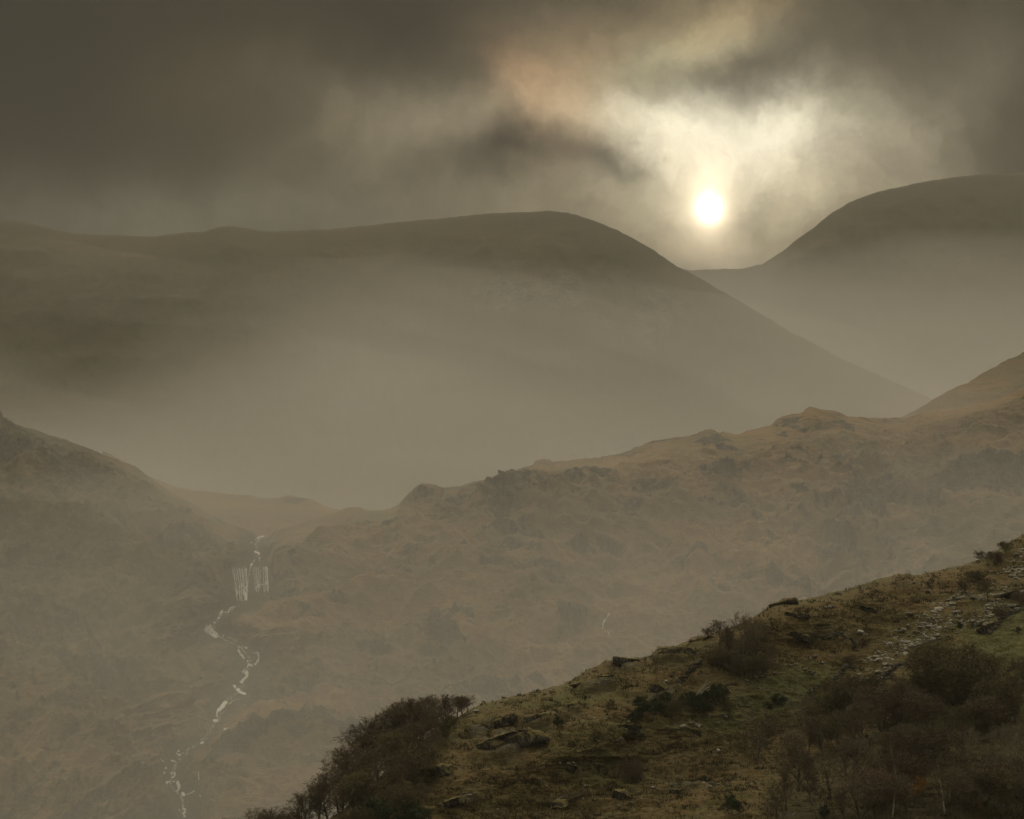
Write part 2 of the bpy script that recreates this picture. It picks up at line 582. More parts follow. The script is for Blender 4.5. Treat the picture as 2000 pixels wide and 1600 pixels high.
# crags: centre, radii, angle, push (m), rock strength
CRAGS = [((835, 975), (40, 22), -8, 10, 1), ((900, 975), (70, 24), -12, 8, .8), ((1060, 915), (22, 12), 0, 5, 1), ((980, 945), (60, 16), -14, 7, .9), ((1000, 1010), (85, 26), -15, 9, .7),
         ((900, 1020), (60, 25), -10, 6, .6), ((1120, 960), (50, 16), -10, 7, .8), ((1165, 955), (35, 14), 0, 7, .8), ((1390, 860), (36, 18), 8, 9, 1), ((1430, 880), (45, 12), 20, 6, .8),
         ((1560, 828), (50, 20), 0, 9, 1), ((1640, 830), (50, 16), 10, 7, .9), ((1700, 850), (50, 18), 0, 5, .6), ((1420, 950), (45, 28), 20, 9, .9), ((1450, 985), (28, 16), 20, 7, .9),
         ((1570, 1000), (75, 24), -10, 9, .9), ((1670, 985), (58, 28), 10, 11, 1), ((1560, 930), (30, 12), 0, 5, .6), ((1590, 1030), (60, 16), 0, 6, .7), ((1640, 1055), (26, 20), 0, 6, .8),
         ((1840, 1000), (40, 20), 0, 8, .8), ((1910, 930), (50, 26), 0, 8, .7), ((1820, 1020), (26, 16), 0, 6, .6), ((1175, 1085), (28, 20), 0, 9, 1), ((1340, 1095), (60, 20), -5, 8, .8),
         ((1075, 1125), (45, 16), 8, 7, .9), ((1040, 1168), (40, 12), -5, 7, .8), ((960, 1120), (50, 14), -8, 5, .6), ((1115, 1215), (32, 16), -10, 7, .9), ((1170, 1248), (34, 18), -15, 9, .9),
         ((735, 1280), (50, 22), -5, 10, 1), ((845, 1265), (60, 26), -10, 10, .9), ((810, 1225), (40, 16), -10, 6, .7), ((1420, 1150), (70, 30), -15, 9, .7), ((1540, 1135), (70, 22), 5, 6, .5),
         ((910, 1210), (30, 14), 0, 5, .5), ((1250, 1255), (40, 16), 0, 4, .4), ((560, 1090), (120, 30), 0, 4, .5), ((500, 1130), (90, 50), 0, 10, .95), ((560, 1170), (80, 34), -5, 8, .8),
         ((400, 1110), (80, 40), 0, 4, .5), ((650, 1090), (70, 24), -8, 6, .6), ((740, 1060), (60, 18), -8, 5, .5), ((760, 1120), (60, 22), -5, 5, .5), ((620, 1250), (60, 22), -10, 5, .4),
         ((930, 1350), (60, 12), 0, 5, .5), ((640, 1430), (50, 12), -10, 5, .5), ((580, 1490), (40, 12), -10, 5, .5), ((620, 1480), (30, 12), 0, 4, .5), ((690, 1490), (40, 12), 0, 5, .6),
         ((150, 1480), (40, 12), 0, 5, .7), ((210, 1550), (26, 12), 0, 6, .9), ((140, 1575), (22, 12), 0, 5, .8), ((220, 1365), (30, 10), 0, 4, .6), ((60, 1540), (70, 10), 0, 4, .5),
         ((20, 905), (120, 12), 25, 5, .7), ((100, 1170), (60, 14), 10, 4, .3), ((430, 1022), (16, 6), 0, 4, .9), ((500, 1060), (90, 12), -3, 5, .7), ((1000, 1060), (70, 14), -10, 4, .5),
         ((1250, 1010), (60, 12), -15, 5, .5), ((1780, 900), (60, 20), 30, 3, .4), ((1300, 920), (50, 14), 0, 4, .5), ((1490, 1080), (60, 12), 10, 4, .4)]


def ravine(U, V):
    return seg_dist(U, V, STREAM)


def d_b(U, V, t):
    Y = 1230 + 0.62 * (1650 - V) + 34 * np.exp(-t / 35.0)
    # left valley side leans the other way; ravine cut into it
    lx = smooth(600, -200, U)
    Y = Y - 120 * lx
    w = 30 + 60 * smooth(1000, 1600, V)
    r = ravine(U, V)
    Y = Y + 60 * np.exp(-(r / (w * 1.4)) ** 2)
    # lower right flank of the ravine stands proud
    Y = Y - 12 * smooth(0, 60, (U - 430) - (1400 - V) * 0.75) * smooth(1250, 1450, V) * smooth(900, 500, U)
    # hollow that runs down from the right-hand saddle
    gl = seg_dist(U, V, [(1750, 830), (1780, 950), (1800, 1050), (1700, 1180), (1600, 1300)])
    Y = Y + 38 * np.exp(-(gl / 90) ** 2)
    # terraces and knolls
    Y = Y - 26 * gauss(U, V, (1450, 1180), (170, 70), -12) - 20 * gauss(U, V, (850, 1270), (140, 60), -10)
    return Y


def disp_b(Pb, U, V):
    d = 28 * fbm(Pb, 190, 5, 0.52, 31, (0.9, 1, 0.6)) + 12 * fbm(Pb, 46, 5, 0.58, 41, (1.4, 1, 0.5), True)
    d = d + 1.8 * fbm(Pb, 8, 4, 0.6, 47, (1.4, 1, 0.7))
    wu = U + 16 * fbm(Pb, 30, 3, 0.6, 51)
    wv = V + 10 * fbm(Pb, 26, 3, 0.6, 52)
    for c, r, a, h, k in CRAGS:
        e = gauss(wu, wv, c, r, a)
        d = d + h * 0.42 * smooth(0.25, 0.6, e)
    cs, sn = math.cos(math.radians(-17)), math.sin(math.radians(-17))
    UR, VR = U * cs + V * sn, -U * sn + V * cs
    pd = np.stack([UR / 150, VR / 30, UR * 0], -1)
    d = d + 7.0 * fbm(pd, 1.0, 4, 0.55, 66, (1, 1, 1), True)
    crk = fbm(Pb, 9, 3, 0.6, 61, (0.5, 1, 1.6), True)
    rk = rockmask_b(Pb, U, V)
    return (d + 3.6 * crk * rk) * (1 - 0.96 * np.exp(-(ravine(U, V) / (26.0 + 34.0 * smooth(1180, 1400, V))) ** 2)) * (1 - 0.97 * np.minimum(1, 1.6 * gauss(U, V, (488, 1138), (70, 60))))


def rockmask_b(Pb, U, V):
    wu = U + 40 * fbm(Pb, 34, 5, 0.62, 51)
    wv = V + 22 * fbm(Pb, 30, 5, 0.62, 52)
    m = np.zeros_like(U)
    for c, r, a, h, k in CRAGS:
        m = np.maximum(m, k * gauss(wu, wv, c, (r[0] * 1.05, r[1] * 1.05), a))
    n = fbm(Pb, 22, 5, 0.65, 72, (1.5, 1, 0.7))
    m = smooth(0.34, 0.70, 0.82 * m + 0.75 * n + 0.60 * fbm(Pb, 9, 4, 0.65, 73, (1.5, 1, 0.7)))
    n = fbm(Pb, 70, 5, 0.62, 71, (1.4, 1, 0.6))
    m = np.maximum(m, 0.85 * smooth(0.20, 0.44, n + 0.5 * fbm(Pb, 12, 4, 0.65, 74, (1.5, 1, .7))))
    return m


def mask_b(Pb, U, V):
    rk = rockmask_b(Pb, U, V)
    rv = np.exp(-(ravine(U, V) / 42.0) ** 2) * smooth(1040, 1080, V)
    g_ = 0.30 + 0.35 * fbm(Pb, 90, 4, 0.55, 81) + 0.5 * gauss(U, V, (120, 1150), (300, 170)) + 0.5 * gauss(U, V, (1880, 1060), (120, 60)) + 0.35 * smooth(400, 0, U) * smooth(1300, 900, V)
    g_ = g_ - 0.5 * gauss(U, V, (640, 1340), (240, 90), -35) - 0.4 * gauss(U, V, (1400, 1150), (300, 60), -10) - 0.4 * gauss(U, V, (420, 1050), (150, 22), 5)
    cs, sn = math.cos(math.radians(-20)), math.sin(math.radians(-20))
    UR, VR = U * cs + V * sn, -U * sn + V * cs
    fold_shade = fbm(np.stack([UR / 170, VR / 34, UR * 0], -1), 1.0, 5, 0.6, 68)  # shading of the diagonal folds, put into the colour as dark streaks
    dk = 0.20 + 0.55 * fold_shade + 0.30 * fbm(Pb, 110, 5, 0.65, 91, (1.5, 1, 0.7)) + 0.35 * fbm(Pb, 24, 4, 0.6, 92, (1.6, 1, 0.6)) + 0.75 * rv + 0.25 * smooth(500, 100, U)
    return np.stack([np.maximum(rk, 0.45 * rv), g_, dk], -1)


right_fell = Hill("right_fell", CREST_R, lambda U, V, t: 1880 + 0.7 * (900 - V) + 30 * np.exp(-t / 35), 1500, 2700, 420, 150, 1150,
                  lambda Pb, U, V: 7 * fbm(Pb, 120, 5, 0.55, 5) + 2.2 * fbm(Pb, 22, 4, 0.6, 6, (1, 1, 1), True),
                  lambda Pb, U, V: np.stack([0.2 + 0.5 * fbm(Pb, 40, 4, 0.6, 7), 0.3 + 0.4 * fbm(Pb, 90, 3, 0.5, 8), 0.2 + 0.4 * fbm(Pb, 50, 3, 0.5, 9)], -1),
                  M_mid, back=300, crest_jit=jit(2.5, 30, 15))
back_knoll = Hill("back_knoll", CREST_A, lambda U, V, t: 1760 + 0.6 * (1000 - V) + 25 * np.exp(-t / 25), 200, 820, 330, 90, 1130,
                  lambda Pb, U, V: 5 * fbm(Pb, 90, 5, 0.55, 15) + 1.6 * fbm(Pb, 18, 4, 0.6, 16, (1, 1, 1), True),
                  lambda Pb, U, V: np.stack([0.9 * gauss(U, V, (570, 978), (30, 9)) + 0.3 * fbm(Pb, 40, 4, 0.6, 7), 0.25 + 0.4 * fbm(Pb, 90, 3, 0.5, 8), 0.15 + 0.4 * fbm(Pb, 50, 3, 0.5, 9)], -1),
                  M_mid, back=200, crest_jit=jit(2.0, 22, 17))
fell = Hill("craggy_fell", CREST_B, d_b, -700, 2700, 2300, 620, 1655, disp_b, mask_b, M_mid, back=260, crest_jit=jit(2.4, 24, 19), fade=95)

# ------------------------------------------------------------------ near hill
CREST_N = [(-300, 1760), (300, 1720), (450, 1690), (560, 1655), (600, 1630), (660, 1588), (700, 1556), (740, 1517), (800, 1470), (860, 1424), (890, 1402), (915, 1386), (940, 1374), (1000, 1359), (1060, 1347), (1100, 1335),
           (1120, 1326), (1150, 1306), (1172, 1298), (1183, 1289), (1190, 1290), (1212, 1291), (1222, 1286), (1240, 1285), (1270, 1281), (1278, 1277), (1284, 1264), (1292, 1262), (1320, 1262),
           (1345, 1250), (1352, 1243), (1375, 1241), (1400, 1234), (1440, 1222), (1480, 1202), (1500, 1187), (1515, 1177), (1530, 1173), (1548, 1172), (1560, 1172), (1600, 1163), (1640, 1153), (1688, 1141),
           (1700, 1137), (1720, 1129), (1760, 1122), (1772, 1121), (1785, 1124), (1800, 1121), (1860, 1108), (1880, 1104), (1900, 1098), (1930, 1086), (1960, 1068), (2000, 1042), (2100, 980), (2400, 840), (2900, 700)]


def d_n(U, V, t):
    Y = 335 + 0.145 * (1650 - V) + 9 * np.exp(-t / 16.0)
    Y = Y + 5 * np.sin(U / 140.0 + V / 90.0)
    Y = Y - 7 * gauss(U, V, (1100, 1450), (300, 60), -18) - 5 * gauss(U, V, (1500, 1210), (200, 40), -15)
    Y = Y + 6 * gauss(U, V, (1600, 1450), (260, 80), -20)
    return Y


NCRAG = [((985, 1455), (70, 20), -14, 1.6), ((960, 1422), (55, 12), -20, 1.2), ((1180, 1333), (55, 12), -12, 1.1), ((1050, 1415), (40, 12), -8, 1.0), ((1120, 1390), (30, 12), -10, .8),
         ((850, 1515), (45, 14), -12, 1.0), ((900, 1560), (50, 12), -12, .8), ((1215, 1296), (40, 9), 0, 1.0), ((1310, 1283), (50, 14), 0, 1.2), ((1290, 1350), (40, 14), -20, 1.0),
         ((1100, 1560), (50, 7), -6, .5), ((1330, 1558), (60, 7), -6, .5), ((1230, 1430), (30, 12), 0, .7)]


def disp_n(Pb, U, V):
    d = 2.0 * fbm(Pb, 16, 4, 0.5, 131, (1.6, 1, 0.5)) + 0.75 * fbm(Pb, 4.2, 4, 0.55, 132, (1.9, 1, 0.45), True)
    d = d + 0.24 * fbm(Pb, 1.1, 3, 0.6, 133, (1.5, 1, 0.7))
    wu = U + 14 * fbm(Pb, 4, 3, 0.6, 134)
    wv = V + 7 * fbm(Pb, 3, 3, 0.6, 135)
    for c, r, a, h in NCRAG:
        d = d + 0.8 * h * smooth(0.3, 0.6, gauss(wu, wv, c, r, a))
    return d


SCREE = [(1640, 1345), (1690, 1290), (1760, 1240), (1800, 1195), (1850, 1170), (1900, 1150), (1950, 1120), (2040, 1060), (2060, 1160), (1990, 1180), (1940, 1215),
         (1880, 1235), (1830, 1245), (1780, 1275), (1740, 1320), (1720, 1360), (1690, 1365)]


def mask_n(Pb, U, V):
    wu = U + 20 * fbm(Pb, 5, 4, 0.6, 134)
    wv = V + 9 * fbm(Pb, 4, 4, 0.6, 135)
    rk = np.zeros_like(U)
    for c, r, a, h in NCRAG:
        rk = np.maximum(rk, 0.55 * smooth(0.35, 0.7, gauss(wu, wv, c, r, a)))
    rk = np.maximum(rk, 0.6 * smooth(0.42, 0.6, fbm(Pb, 5, 4, 0.6, 137, (1.6, 1, 0.6))))
    sc = in_poly(wu, wv, SCREE)
    rk = np.maximum(rk, 0.32 * sc)
    g_ = 0.18 + 0.35 * fbm(Pb, 14, 4, 0.55, 138, (1.5, 1, 0.6))
    g_ = g_ + 0.9 * gauss(U, V, (1540, 1350), (140, 45), -18) + 0.9 * gauss(U, V, (1960, 1260), (100, 60), -30) + 0.8 * gauss(U, V, (1900, 1390), (150, 30), -20)
    g_ = g_ + 0.5 * gauss(U, V, (1300, 1420), (150, 20), 0) + 0.4 * gauss(U, V, (1190, 1490), (60, 14), -10) + 0.5 * gauss(U, V, (1740, 1370), (60, 22), -30) + 0.35 * gauss(U, V, (1100, 1360), (80, 20), -10)
    g_ = g_ - 0.5 * gauss(U, V, (1720, 1190), (150, 40), -14)
    dk = 0.16 + 0.60 * fbm(Pb, 7, 5, 0.62, 139, (2.2, 1, 0.45))
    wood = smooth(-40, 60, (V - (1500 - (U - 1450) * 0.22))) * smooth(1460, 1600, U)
    dk = dk + 0.6 * wood + 0.6 * gauss(U, V, (1420, 1290), (90, 50)) + 0.5 * gauss(U, V, (1330, 1370), (110, 30)) + 0.5 * smooth(900, 700, U)  # darker ground under the woods, thicket and bushes
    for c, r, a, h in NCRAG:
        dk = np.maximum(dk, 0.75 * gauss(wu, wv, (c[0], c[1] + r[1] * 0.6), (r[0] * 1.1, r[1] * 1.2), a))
    return np.stack([rk, g_, dk], -1)


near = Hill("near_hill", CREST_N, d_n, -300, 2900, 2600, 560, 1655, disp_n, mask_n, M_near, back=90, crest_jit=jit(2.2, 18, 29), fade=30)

# ------------------------------------------------------------------ falling water on the fell
M_foam, _t, _b = new_mat("white_water")
_b.inputs['Base Color'].default_value = (0.56, 0.56, 0.53, 1)
_b.inputs['Roughness'].default_value = 0.5


def cam_dir(p):
    d = CAM - p
    return d / np.linalg.norm(d, axis=-1, keepdims=True)


def ribbon(pts, hill, lift=1.2, step=1.6, wob=0.8, seed=0, broken=0.0):
    """a strand of white water laid on the hillside: pts = (u, v, width in photo px)"""
    pts = np.array(pts, float)
    s = np.concatenate([[0], np.cumsum(np.hypot(*np.diff(pts[:, :2], axis=0).T))])
    n = max(4, int(s[-1] / step))
    q = np.linspace(0, s[-1], n)
    r = np.random.default_rng(seed)
    u = np.interp(q, s, pts[:, 0]) + r.normal(0, wob, n) * 0.7
    v = np.interp(q, s, pts[:, 1])
    w = np.interp(q, s, pts[:, 2]) * r.uniform(0.6, 1.5, n)
    w[0] *= 0.4; w[-1] *= 0.4
    tu, tv = np.gradient(u), np.gradient(v)
    ln = np.hypot(tu, tv) + 1e-6
    nx, ny = -tv / ln, tu / ln
    cols = []
    for k, up in ((-0.5, 0.0), (0.0, 0.5), (0.5, 0.0)):
        p = hill.pt(u + nx * w * k, v + ny * w * k)
        p = p + cam_dir(p) * (lift + up)
        cols.append(p)
    P_ = np.stack(cols, 1)
    f = grid_faces(n, 3)
    if broken:
        rows = np.arange(n - 1)
        keep = np.repeat(r.random(n - 1) > broken, 2)
        f = f[keep]
    return P_.reshape(-1, 3), f


def join(parts):
    vs, fs, o = [], [], 0
    for v_, f_ in parts:
        vs.append(v_); fs.append(np.asarray(f_) + o); o += len(v_)
    return np.concatenate(vs), np.concatenate(fs)


r_ = np.random.default_rng(5)
parts = []
for i in range(15):
    a = min(1, max(0, i / 14 + r_.normal(0, .08)))
    x0 = 451 + 34 * a; x1 = 463 + 22 * a
    e = 1174 - r_.uniform(0, 28) if i % 3 else 1174
    parts.append(ribbon([(x0, 1107 + r_.uniform(0, 4), 0.8), ((x0 + x1) / 2 + 1, 1138, 0.8), (x0 + (x1 - x0) * (e - 1107) / 67, e, 1.6)], fell, 1.5, 3.0, 0.3, i, 0.05))
parts.append(ribbon([(474, 1150, 3), (480, 1165, 7), (481, 1173, 3)], fell, 1.8, 2, 0.5, 40))
for i in range(12):
    a = min(1, max(0, i / 11 + r_.normal(0, .09)))
    x0 = 494 + 30 * a; x1 = 500 + 26 * a
    e = 1161 - r_.uniform(0, 24) if i % 3 else 1158
    parts.append(ribbon([(x0, 1105 + r_.uniform(0, 3), 0.8), ((x0 + x1) / 2, 1132, 0.8), (x0 + (x1 - x0) * (e - 1105) / 56, e, 1.5)], fell, 1.5, 3.0, 0.3, 50 + i, 0.05))
parts.append(ribbon([(502, 1143, 1.5), (516, 1143, 1.5)], fell, 1.8, 2, 0.5, 63))
for i in range(11):
    a = i / 10
    parts.append(ribbon([(400 + 12 * a, 1221 + 6 * r_.random(), 1.5), (393 + 33 * a, 1240 + 6 * a * r_.random(), 3.0 if a > .5 else 1.6)], fell, 1.2, 2.0, 0.6, 70 + i, 0.1))
parts.append(ribbon([(412, 1240, 7), (424, 1245, 6)], fell, 1.6, 2, 0.8, 99))
va, fa = join(parts)
wf = mesh_obj("waterfall", va, quads=fa, mat=M_foam)
tag(wf, kind="structure")
STR = [[(497, 1055, 2), (505, 1050, 2.5), (517, 1047, 2)], [(492, 1060, 1.5), (488, 1064, 1.5)], [(496, 1077, 3), (505, 1081, 3.5), (508, 1088, 3), (506, 1096, 2)],
       [(489, 1102, 4), (493, 1103, 4)], [(459, 1184, 2.5), (449, 1189, 2.5), (445, 1199, 3)], [(433, 1192, 3), (430, 1202, 8), (426, 1211, 5)], [(416, 1217, 5), (420, 1218, 4)],
       [(434, 1243, 2), (438, 1243, 3)], [(445, 1245, 1), (455, 1250, 1), (464, 1256, 1)], [(467, 1262, 2.5), (466, 1270, 3.5), (475, 1283, 3), (479, 1286, 2)], [(472, 1263, 2), (484, 1267, 3)],
       [(495, 1276, 1.6), (503, 1272, 2.5), (505, 1285, 3), (494, 1299, 4.5), (486, 1298, 4), (484, 1288, 2.5)], [(486, 1298, 2), (481, 1305, 2)],
       [(475, 1307, 8), (482, 1313, 8), (483, 1320, 4), (474, 1329, 5), (468, 1333, 3)], [(476, 1326, 2), (472, 1336, 3)], [(456, 1336, 5), (463, 1345, 6), (471, 1353, 7), (481, 1356, 5)],
       [(441, 1370, 8), (436, 1376, 11), (428, 1386, 6), (424, 1391, 4), (423, 1400, 3)], [(416, 1407, 5), (425, 1408, 5)], [(466, 1367, 1), (455, 1370, 1.4), (447, 1376, 1.6)],
       [(437, 1425, 4), (444, 1422, 4)], [(391, 1453, 4), (398, 1449, 4)], [(348, 1465, 4), (351, 1477, 7)], [(344, 1470, 3), (347, 1475, 3)], [(333, 1487, 3), (343, 1489, 3)],
       [(339, 1497, 2), (346, 1499, 2)], [(319, 1505, 6), (324, 1506, 6)], [(314, 1519, 4), (320, 1514, 4)], [(330, 1512, 2.5), (336, 1515, 3)], [(325, 1540, 3), (323, 1531, 5), (330, 1528, 2), (343, 1529, 3)],
       [(346, 1531, 8), (349, 1537, 9), (351, 1544, 4), (345, 1549, 3)], [(356, 1551, 4), (360, 1558, 7)], [(362, 1556, 1.5), (382, 1557, 1.5)], [(395, 1536, 2), (394, 1546, 4)],
       [(304, 1490, 1.5), (316, 1495, 2)], [(355, 1580, 3), (363, 1585, 3), (357, 1593, 5), (360, 1600, 3)], [(345, 1585, 2), (352, 1589, 2)], [(392, 1575, 1.5), (397, 1583, 1.5)],
       [(313, 1590, 2), (318, 1596, 2)], [(338, 1510, 2), (342, 1517, 2.5), (335, 1522, 3)]]
va, fa = join([ribbon([(a, b, w * 0.85) for a, b, w in p], fell, 1.3, 1.6, 0.9, 200 + i, 0.06) for i, p in enumerate(STR)])
thread = [ribbon([(a, b, 1.1) for a, b in STREAM[:-1]], fell, 1.1, 1.5, 1.6, 500, 0.45), ribbon([(a + 3, b + 2, 0.9) for a, b in STREAM[5:-1]], fell, 1.1, 1.5, 2.2, 501, 0.55)]
va2, fa2 = join(thread)
va, fa = np.concatenate([va, va2]), np.concatenate([fa, fa2 + len(va)])
tag(mesh_obj("stream", va, quads=fa, mat=M_foam), kind="structure")
va, fa = join([ribbon([(1192, 1214, 1.0), (1178, 1222, 1.5), (1176, 1228, 1.5), (1183, 1237, 1.0)], fell, 1.3, 1.6, 0.6, 301),
               ribbon([(1176, 1226, 1.2), (1190, 1240, 1.0)], fell, 1.3, 1.6, 0.6, 302)])
tag(mesh_obj("rill", va, quads=fa, mat=M_foam), kind="structure")

# ------------------------------------------------------------------ rocks
def rock_mat(name, base, moss, mossy=0.5, s=0.8, streak=(0.38, 0.62, 0.45, 1.35)):
    m, t, b = new_mat(name)
    tcn = t.nodes.new('ShaderNodeTexCoord')
    O = tcn.outputs['Object']
    oi = t.nodes.new('ShaderNodeObjectInfo')
    n1 = noise(t, O, 1.0 / s, 5.0, 0.65)
    n2 = noise(t, vmath(t, 'MULTIPLY', O, (1.6, 1.6, 0.5)), 4.0 / s, 4.0, 0.6)
    c = mixc(t, maprange(t, n2, streak[0], streak[1]), tuple(x * streak[2] for x in base), tuple(x * streak[3] for x in base))
    g = t.nodes.new('ShaderNodeNewGeometry')
    sp = t.nodes.new('ShaderNodeSeparateXYZ')
    t.links.new(g.outputs['Normal'], sp.inputs[0])
    f = math_n(t, 'ADD', math_n(t, 'MULTIPLY', sp.outputs[2], 0.9), math_n(t, 'MULTIPLY', n1, 0.9))
    c = mixc(t, maprange(t, f, 1.35 - mossy, 1.55 - mossy), c, moss)
    c = vmath(t, 'SCALE', c, scale=math_n(t, 'ADD', math_n(t, 'MULTIPLY', oi.outputs['Random'], 0.5), 0.75))
    t.links.new(c, b.inputs['Base Color'])
    bp = t.nodes.new('ShaderNodeBump')
    bp.inputs['Strength'].default_value = 0.8
    bp.inputs['Distance'].default_value = 0.15
    t.links.new(n2, bp.inputs['Height'])
    t.links.new(bp.outputs[0], b.inputs['Normal'])
    return m


M_rock = rock_mat("outcrop_rock", (0.060, 0.057, 0.045), (0.125, 0.104, 0.043), 0.70, 1.2, (0.50, 0.72, 0.55, 2.4))
M_bould = rock_mat("boulder_rock", (0.26, 0.25, 0.215), (0.07, 0.066, 0.035), 0.0, 0.6)
M_stone = rock_mat("scree_rock", (0.31, 0.30, 0.255), (0.05, 0.048, 0.025), 0.10, 0.6)
M_wall = rock_mat("wall_stone", (0.085, 0.082, 0.066), (0.04, 0.04, 0.018), 0.25, 0.6)


M_pale = rock_mat("pale_stone", (0.42, 0.41, 0.36), (0.2, 0.19, 0.15), -0.3, 2.0)


def sphere(nr=14, nc=20):
    th = np.linspace(0, math.pi, nr)
    ph = np.linspace(0, 2 * math.pi, nc, endpoint=False)
    T, Ph = np.meshgrid(th, ph, indexing='ij')
    p = np.stack([np.sin(T) * np.cos(Ph), np.sin(T) * np.sin(Ph), np.cos(T)], -1)
    i = np.arange(nr * nc).reshape(nr, nc)
    j = np.roll(i, -1, axis=1)
    f = np.stack([i[:-1], i[1:], j[1:], j[:-1]], -1).reshape(-1, 4)
    return p.reshape(-1, 3), f


def rock_verts(seed, nr=14, nc=20, cuts=9, rough=0.10):
    p, f = sphere(nr, nc)
    r = np.random.default_rng(seed)
    for k in range(cuts):                      # planar breaks make it angular
        n = r.normal(size=3); n /= np.linalg.norm(n)
        d = r.uniform(0.45, 0.8)
        e = p @ n - d
        p = p - np.where(e > 0, e, 0)[:, None] * n
    p = p * (1 + rough * fbm(p + seed, 0.5, 3, 0.6, seed)[:, None])
    return p, f


def outcrop(u, v, w, h, ang, label, seed, cat="rock outcrop", depth=0.8, flute=0.22, mat=None, name="rock_outcrop", top=1.0):
    """bedrock breaking through the turf: w, h in photo px"""
    base = near.pt(u, v)[0]
    k = base[1] / F
    W, H = w * k, h * k
    p, f = rock_verts(seed, 60, 90, 8, 0.05)
    p = np.sign(p) * np.abs(p) ** np.array([0.9, 0.55, 0.75])
    p[:, 1] *= 1 + 0.35 * fbm(p * np.array([W / 2, 1, 0.2]) + seed, 0.9, 4, 0.6, seed + 1)
    p = p * np.array([W / 2, H * depth, H / 2])
    q = p + seed * 3.1
    fl = fbm(q, 0.9, 4, 0.6, seed, (1, 1, 3.5), True)
    n = p / (np.linalg.norm(p, axis=1, keepdims=True) + 1e-6)
    amp = flute * min(H, 2.2)
    p = p + n * (fl * amp)[:, None] * np.array([0.7, 1.0, 0.35])
    p = p + n * (0.42 * min(H, 3) * fbm(q, 1.6, 5, 0.62, seed + 3))[:, None]
    p = p + n * (0.10 * fbm(q, 0.35, 3, 0.6, seed + 5, (1, 1, 2), True))[:, None]
    # terraces
    p[:, 2] = p[:, 2] + 0.10 * H * np.sin(p[:, 2] / H * 9 + 2 * fbm(q, 3, 2, 0.5, seed + 9))
    a = math.radians(-ang)
    c_, s_ = math.cos(a), math.sin(a)
    p = np.stack([p[:, 0] * c_ - p[:, 2] * s_, p[:, 1], p[:, 0] * s_ + p[:, 2] * c_], -1)
    o = mesh_obj(name, p, quads=f, mat=mat or M_rock, smooth=False)
    o.location = base + np.array([0, 0.34 * H * depth, -0.08 * H])
    tag(o, label, cat, "rock outcrops on the near hillside")
    return o


OUT_ = [
    (992, 1458, 150, 46, -14, "long fluted dark crag with pale vertical streaks in the lower left slope"),
    (968, 1424, 90, 30, -22, "broken pale-streaked crag just above the long fluted crag"),
    (1056, 1416, 70, 24, -8, "low mossy crag ending in a dark bush right of the fluted crag"),
    (1110, 1388, 50, 16, -20, "thin slanting rock slab on the turf between the two groups of crags"),
    (850, 1522, 80, 30, -10, "rounded pale outcrop at the right foot of the left wood"),
    (880, 1566, 60, 26, -16, "dark low outcrop below the rounded pale outcrop near the bottom edge"),
    (1190, 1332, 46, 26, -4, "rounded outcrop under the skyline steps, right of the white-streaked face"),
    (1150, 1336, 74, 26, -10, "dark rock face with one white streak below the skyline steps"),
    (1128, 1378, 44, 20, -10, "small grey slabby outcrop in brown turf below the white-streaked face"),
    (1228, 1296, 62, 24, 6, "grey whaleback outcrop on the skyline left of the square-topped crag"),
    (1312, 1286, 74, 26, -6, "lower tier of the square-topped skyline crag"),
    (1316, 1270, 80, 20, -4, "square-topped crag standing on the skyline above the orange turf"),
    (1372, 1250, 56, 18, -12, "low heathery outcrop on the skyline just left of the crest thicket"),
    (1284, 1350, 44, 26, -30, "shattered pale rocks above the dark evergreen bushes"),
    (1530, 1181, 50, 20, -14, "pale rocky hump on the skyline right of the crest thicket"),
    (1552, 1206, 56, 14, 4, "low grey outcrop in brown grass under the pale rocky hump"),
    (1686, 1184, 56, 24, 4, "striped grey dome of rock alone in the orange-brown moor"),
    (1560, 1244, 60, 20, 16, "mossy outcrop at the right edge of the crest thicket"),
    (1224, 1428, 44, 24, 0, "jumbled outcrop with white stones in the green turf at mid slope"),
    (1120, 1500, 40, 20, 10, "dark outcrop topped with white rocks in the middle of the brown slope"),
    (1085, 1566, 50, 20, -10, "slanting grey outcrop near the bottom edge in brown turf"),
    (1215, 1570, 44, 24, 20, "pinkish slab outcrop low in the slope near the bottom edge"),
    (1316, 1566, 30, 24, 0, "grey block outcrop below the long low rock ledge"),
    (1360, 1428, 40, 18, 0, "dark lumpy outcrop in green turf left of the round bare tree"),
    (1972, 1170, 60, 34, -16, "big dark crag at the right edge under the scree"),
    (1930, 1232, 36, 22, -24, "pale crag where the upper wall meets the green pasture"),
]
for i, (u, v, w, h, a, lab) in enumerate(OUT_):
    outcrop(u, v, w, h, a, lab, 300 + i * 7)

# boulders: eight shapes, every one an object of its own
BM = []
for i in range(8):
    p, f = rock_verts(900 + i, 12, 16, 11, 0.12)
    p = p * np.array([1, 0.8, 0.62])
    BM.append(mesh_obj("boulder", p * 0.5, quads=f, mat=M_bould, smooth=False, link=False))
ORD = ["first", "second", "third", "fourth", "fifth", "sixth", "seventh", "eighth", "ninth", "tenth", "eleventh", "twelfth", "thirteenth", "fourteenth", "fifteenth",
       "sixteenth", "seventeenth", "eighteenth", "nineteenth", "twentieth"]


def ordinal(i, n):
    if i == 0: return "leftmost"
    if i == n - 1: return "rightmost"
    return ORD[i] + "-from-left"


